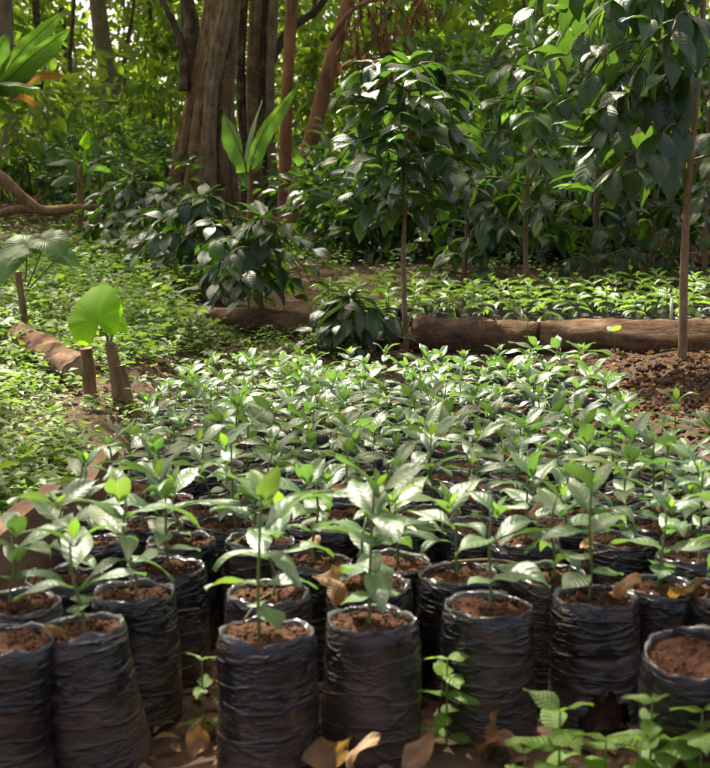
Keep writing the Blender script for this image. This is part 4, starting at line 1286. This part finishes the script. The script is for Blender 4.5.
# ------------------------------------------------------------------ hanging dead foliage
def dead_branch():
    Y = 10.2
    b = at(352, 10, Y)
    root = empty('dead_branch', b)
    V, F = tube_data(spline([at(330, 40, Y) - b, at(355, 8, Y) - b, at(395, -4, Y) - b, at(450, -10, Y + .3) - b], 16), lerp([.02, .018, .014, .008], 17), 7)
    link('bough', mesh('bough', V, F, M['bark_red']), root)
    rng = np.random.default_rng(3)
    P, D, L = [], [], []
    for k in range(26):
        x = rng.uniform(345, 430); y0 = rng.uniform(-15, 35) ; ln = rng.uniform(20, 85) * (1 if x < 400 else .5)
        dx = rng.uniform(-14, 22)
        dy = rng.uniform(-.4, .5)
        pts = [at(x + dx * t, y0 + ln * t, Y + dy) - b for t in np.linspace(0, 1, 6)]
        V, F = tube_data(pts, [.004] * 6, 4)
        link('twig', mesh('twig', V, F, M['bark_dark']), root)
        for _ in range(15):
            t = rng.random() * 5; i = min(int(t), 4)
            p = pts[i].lerp(pts[i + 1], t - i)
            P.append(tuple(p)); a = rng.uniform(0, 6.28)
            D.append((math.cos(a) * .6, math.sin(a) * .6, -1)); L.append(rng.uniform(.04, .11))
    V, F, UV = leaf_cloud(np.array(P), np.array(D), np.array(L), .28, rng, True, .3)
    link('dead_leaves', mesh('dead_leaves', V, F, M['dead_i'], UV), root)
    tag(root, 'bough of hanging brown dead foliage beside the leaning trunk', 'dead branch')
dead_branch()

# ------------------------------------------------------------------ foreground weeds, dry leaves and small things
def weed(label, p, h, nodes, size, rng, lean=(0, 0), spread=1.0):
    root = empty('weed', p)
    P = spline([Vector((0, 0, -.01)), Vector((lean[0] * .4, lean[1] * .4, h * .5)), Vector((lean[0], lean[1], h))], 8)
    V, F = tube_data(P, lerp([.0018, .0014, .001], 9), 5)
    link('stem', mesh('stem', V, F, M['stem']), root)
    for k in range(nodes):
        f = (.25 + .75 * k / max(1, nodes - 1)) * 8; i = min(int(f), 7)
        q = P[i].lerp(P[i + 1], f - i)
        a0 = k * PI / 2 + rng.uniform(-.4, .4)
        for s in (0, 1):
            link('leaf', rng.choice(WL), root, lmat(q, a0 + s * PI, rng.uniform(-.2, .3) + (.25 if k == nodes - 1 else 0), rng.uniform(-.3, .3), size * rng.uniform(.75, 1.1) * (.7 if k == nodes - 1 else 1)))
    tag(root, label, 'weed', 'weeds among the bags')
    return root
rW = random.Random(8)
def wpt(x, y, z):                       # base under a point seen at height z
    p = onz(x, y, z); return Vector((p.x, p.y, 0))
weed('leafy weed growing up between the two front bags at centre', wpt(447, 672, .10), .115, 5, 1.0, rW)
weed('tiny weed in the gap left of the spindly seedling bag', wpt(202, 668, .085), .095, 3, .75, rW)
weed('broad weed in the bottom foreground in front of the torn bag', wpt(560, 716, .10), .105, 5, 1.35, rW)
weed('weed in the foreground below the slumped bag, leftmost of the pair', wpt(652, 706, .11), .115, 5, 1.1, rW)
weed('weed at the bottom right corner of the picture', wpt(702, 716, .11), .115, 5, 1.25, rW)
weed('low weed at the very bottom edge right of centre', wpt(606, 745, .08), .085, 3, 1.2, rW)
weed('low weed at the very bottom edge left of the broad one', wpt(525, 757, .06), .065, 3, .9, rW)
weed('low weed under the slumped bag near the bottom edge', wpt(672, 745, .08), .085, 3, 1.1, rW)
weed('pale low weed between the broad weed and the corner weed, bottom edge', wpt(640, 757, .07), .075, 3, 1.1, rW)
weed('weed standing alone in front of the pale-topped log', at(614, 362, 5.1), .115, 2, 2.6, rW)
weed('thin weed in front of the joint between the two logs', at(527, 355, 5.2), .13, 4, .65, rW)
weed('lone weed at the left edge of the mound of weeds by the plank', onz(22, 500, 0.0), .09, 3, 1.1, rW)

def dry(label, pos, az, el, roll, s, i):
    o = link('dry_leaf', DL[i % 6])
    o.matrix_basis = lmat(pos, az, el, roll, s * .82)
    tag(o, label, 'dry leaf', 'dry fallen leaves')
zs = RIM - .003
dry('curled orange-brown dry leaf standing behind the rim of the centre front bag', onz(336, 608, RIM - .01), 1.9, 1.25, .3, .62, 0)
dry('large brown dry leaf between the two second-row bags at centre', onz(312, 578, RIM), -.3, .25, .5, .85, 1)
dry('pale dry leaf folded over the rim of the bag right of the torn bag', onz(616, 598, RIM + .012), .6, .5, .4, .75, 2)
dry('brown dry leaf beside the pale one at right', onz(668, 592, RIM + .006), .2, .1, -.4, .75, 3)
dry('long pinkish-brown dry leaf lying among the seedlings left of centre', onz(298, 500, RIM + .005), -.35, .1, .2, 1.15, 1)
dry('flat tan dry leaf among the seedlings near the middle', onz(335, 420, RIM + .01), .4, .05, .2, .95, 4)
dry('tan dry leaf on a bag right of centre', onz(528, 512, RIM + .005), .1, .1, .1, .8, 5)
dry('dry leaf on the rim of the bag cut by the left edge', onz(42, 634, RIM), -.2, -.1, .2, .62, 0)
dry('orange dry leaf propped in the gap left of the spindly bag', onz(195, 758, .025), 1.4, .9, .3, .7, 3)
dry('broad brown dry leaf at the bottom edge below the spindly bag', onz(300, 762, .03), .1, .35, .9, 1.0, 1)
dry('orange-brown dry leaf at the bottom edge at centre', onz(352, 768, .035), .4, .9, .2, .7, 2)
dry('pale dry leaf at the bottom edge right of centre', onz(402, 766, .03), .6, .5, .2, .8, 5)
dry('rust-coloured dry leaf curled against the creased bag', onz(478, 752, .02), .7, .7, -.4, .8, 3)
dry('second rust-coloured dry leaf under the creased bag', onz(512, 757, .015), 2.4, .5, .3, .7, 0)
dry('yellowish dry leaf on the bag by the near plank', onz(48, 512, .15), .3, .3, .2, .5, 4)
dry('tan dry leaf on the soil left of the third-row seedling', onz(318, 548, RIM), 2.2, .1, .1, .6, 2)
dry('brown dry leaf on the soil of the bag with the twig', onz(585, 548, RIM), 1.2, .1, .1, .55, 1)

def twig(label, a, b, r):
    a, b = Vector(a), Vector(b)
    o_ = empty('twig', a)
    V, F = tube_data(spline([Vector((0, 0, 0)), (b - a) * .5 + Vector((0, 0, .006)), b - a], 8), lerp([r, r * .9, r * .6], 9), 6, True, lambda th, t: 1 + .2 * noise.noise(Vector((th, t * 9, 1))))
    m_ = mesh('twig', V, F, M['brownstem'])
    bpy.data.objects.remove(o_)
    o = link('twig', m_); o.location = a
    tag(o, label, 'twig')
twig('thin twig lying across the bag rims behind the short front seedling', onz(452, 562, RIM + .006), onz(535, 567, RIM + .006), .0022)
twig('thin dry twig leaning on the rim of the spindly seedling bag', onz(243, 622, RIM + .005), onz(272, 592, RIM + .03), .0014)
p = onz(670, 322, .10)
def stake():
    V, F = tube_data([Vector((0, 0, 0)), Vector((.003, 0, .06)), Vector((.004, 0, .12))], [.006, .006, .0055], 6)
    o = link('stake', mesh('stake', V, F, M['stake'])); o.location = (onY(671, 5.5, .12))
    tag(o, 'small pale stake standing in the rear bed beside the slim trunk', 'stake')
stake()

SC.render.engine = 'CYCLES'
SC.cycles.max_bounces = 8
SC.cycles.transparent_max_bounces = 4
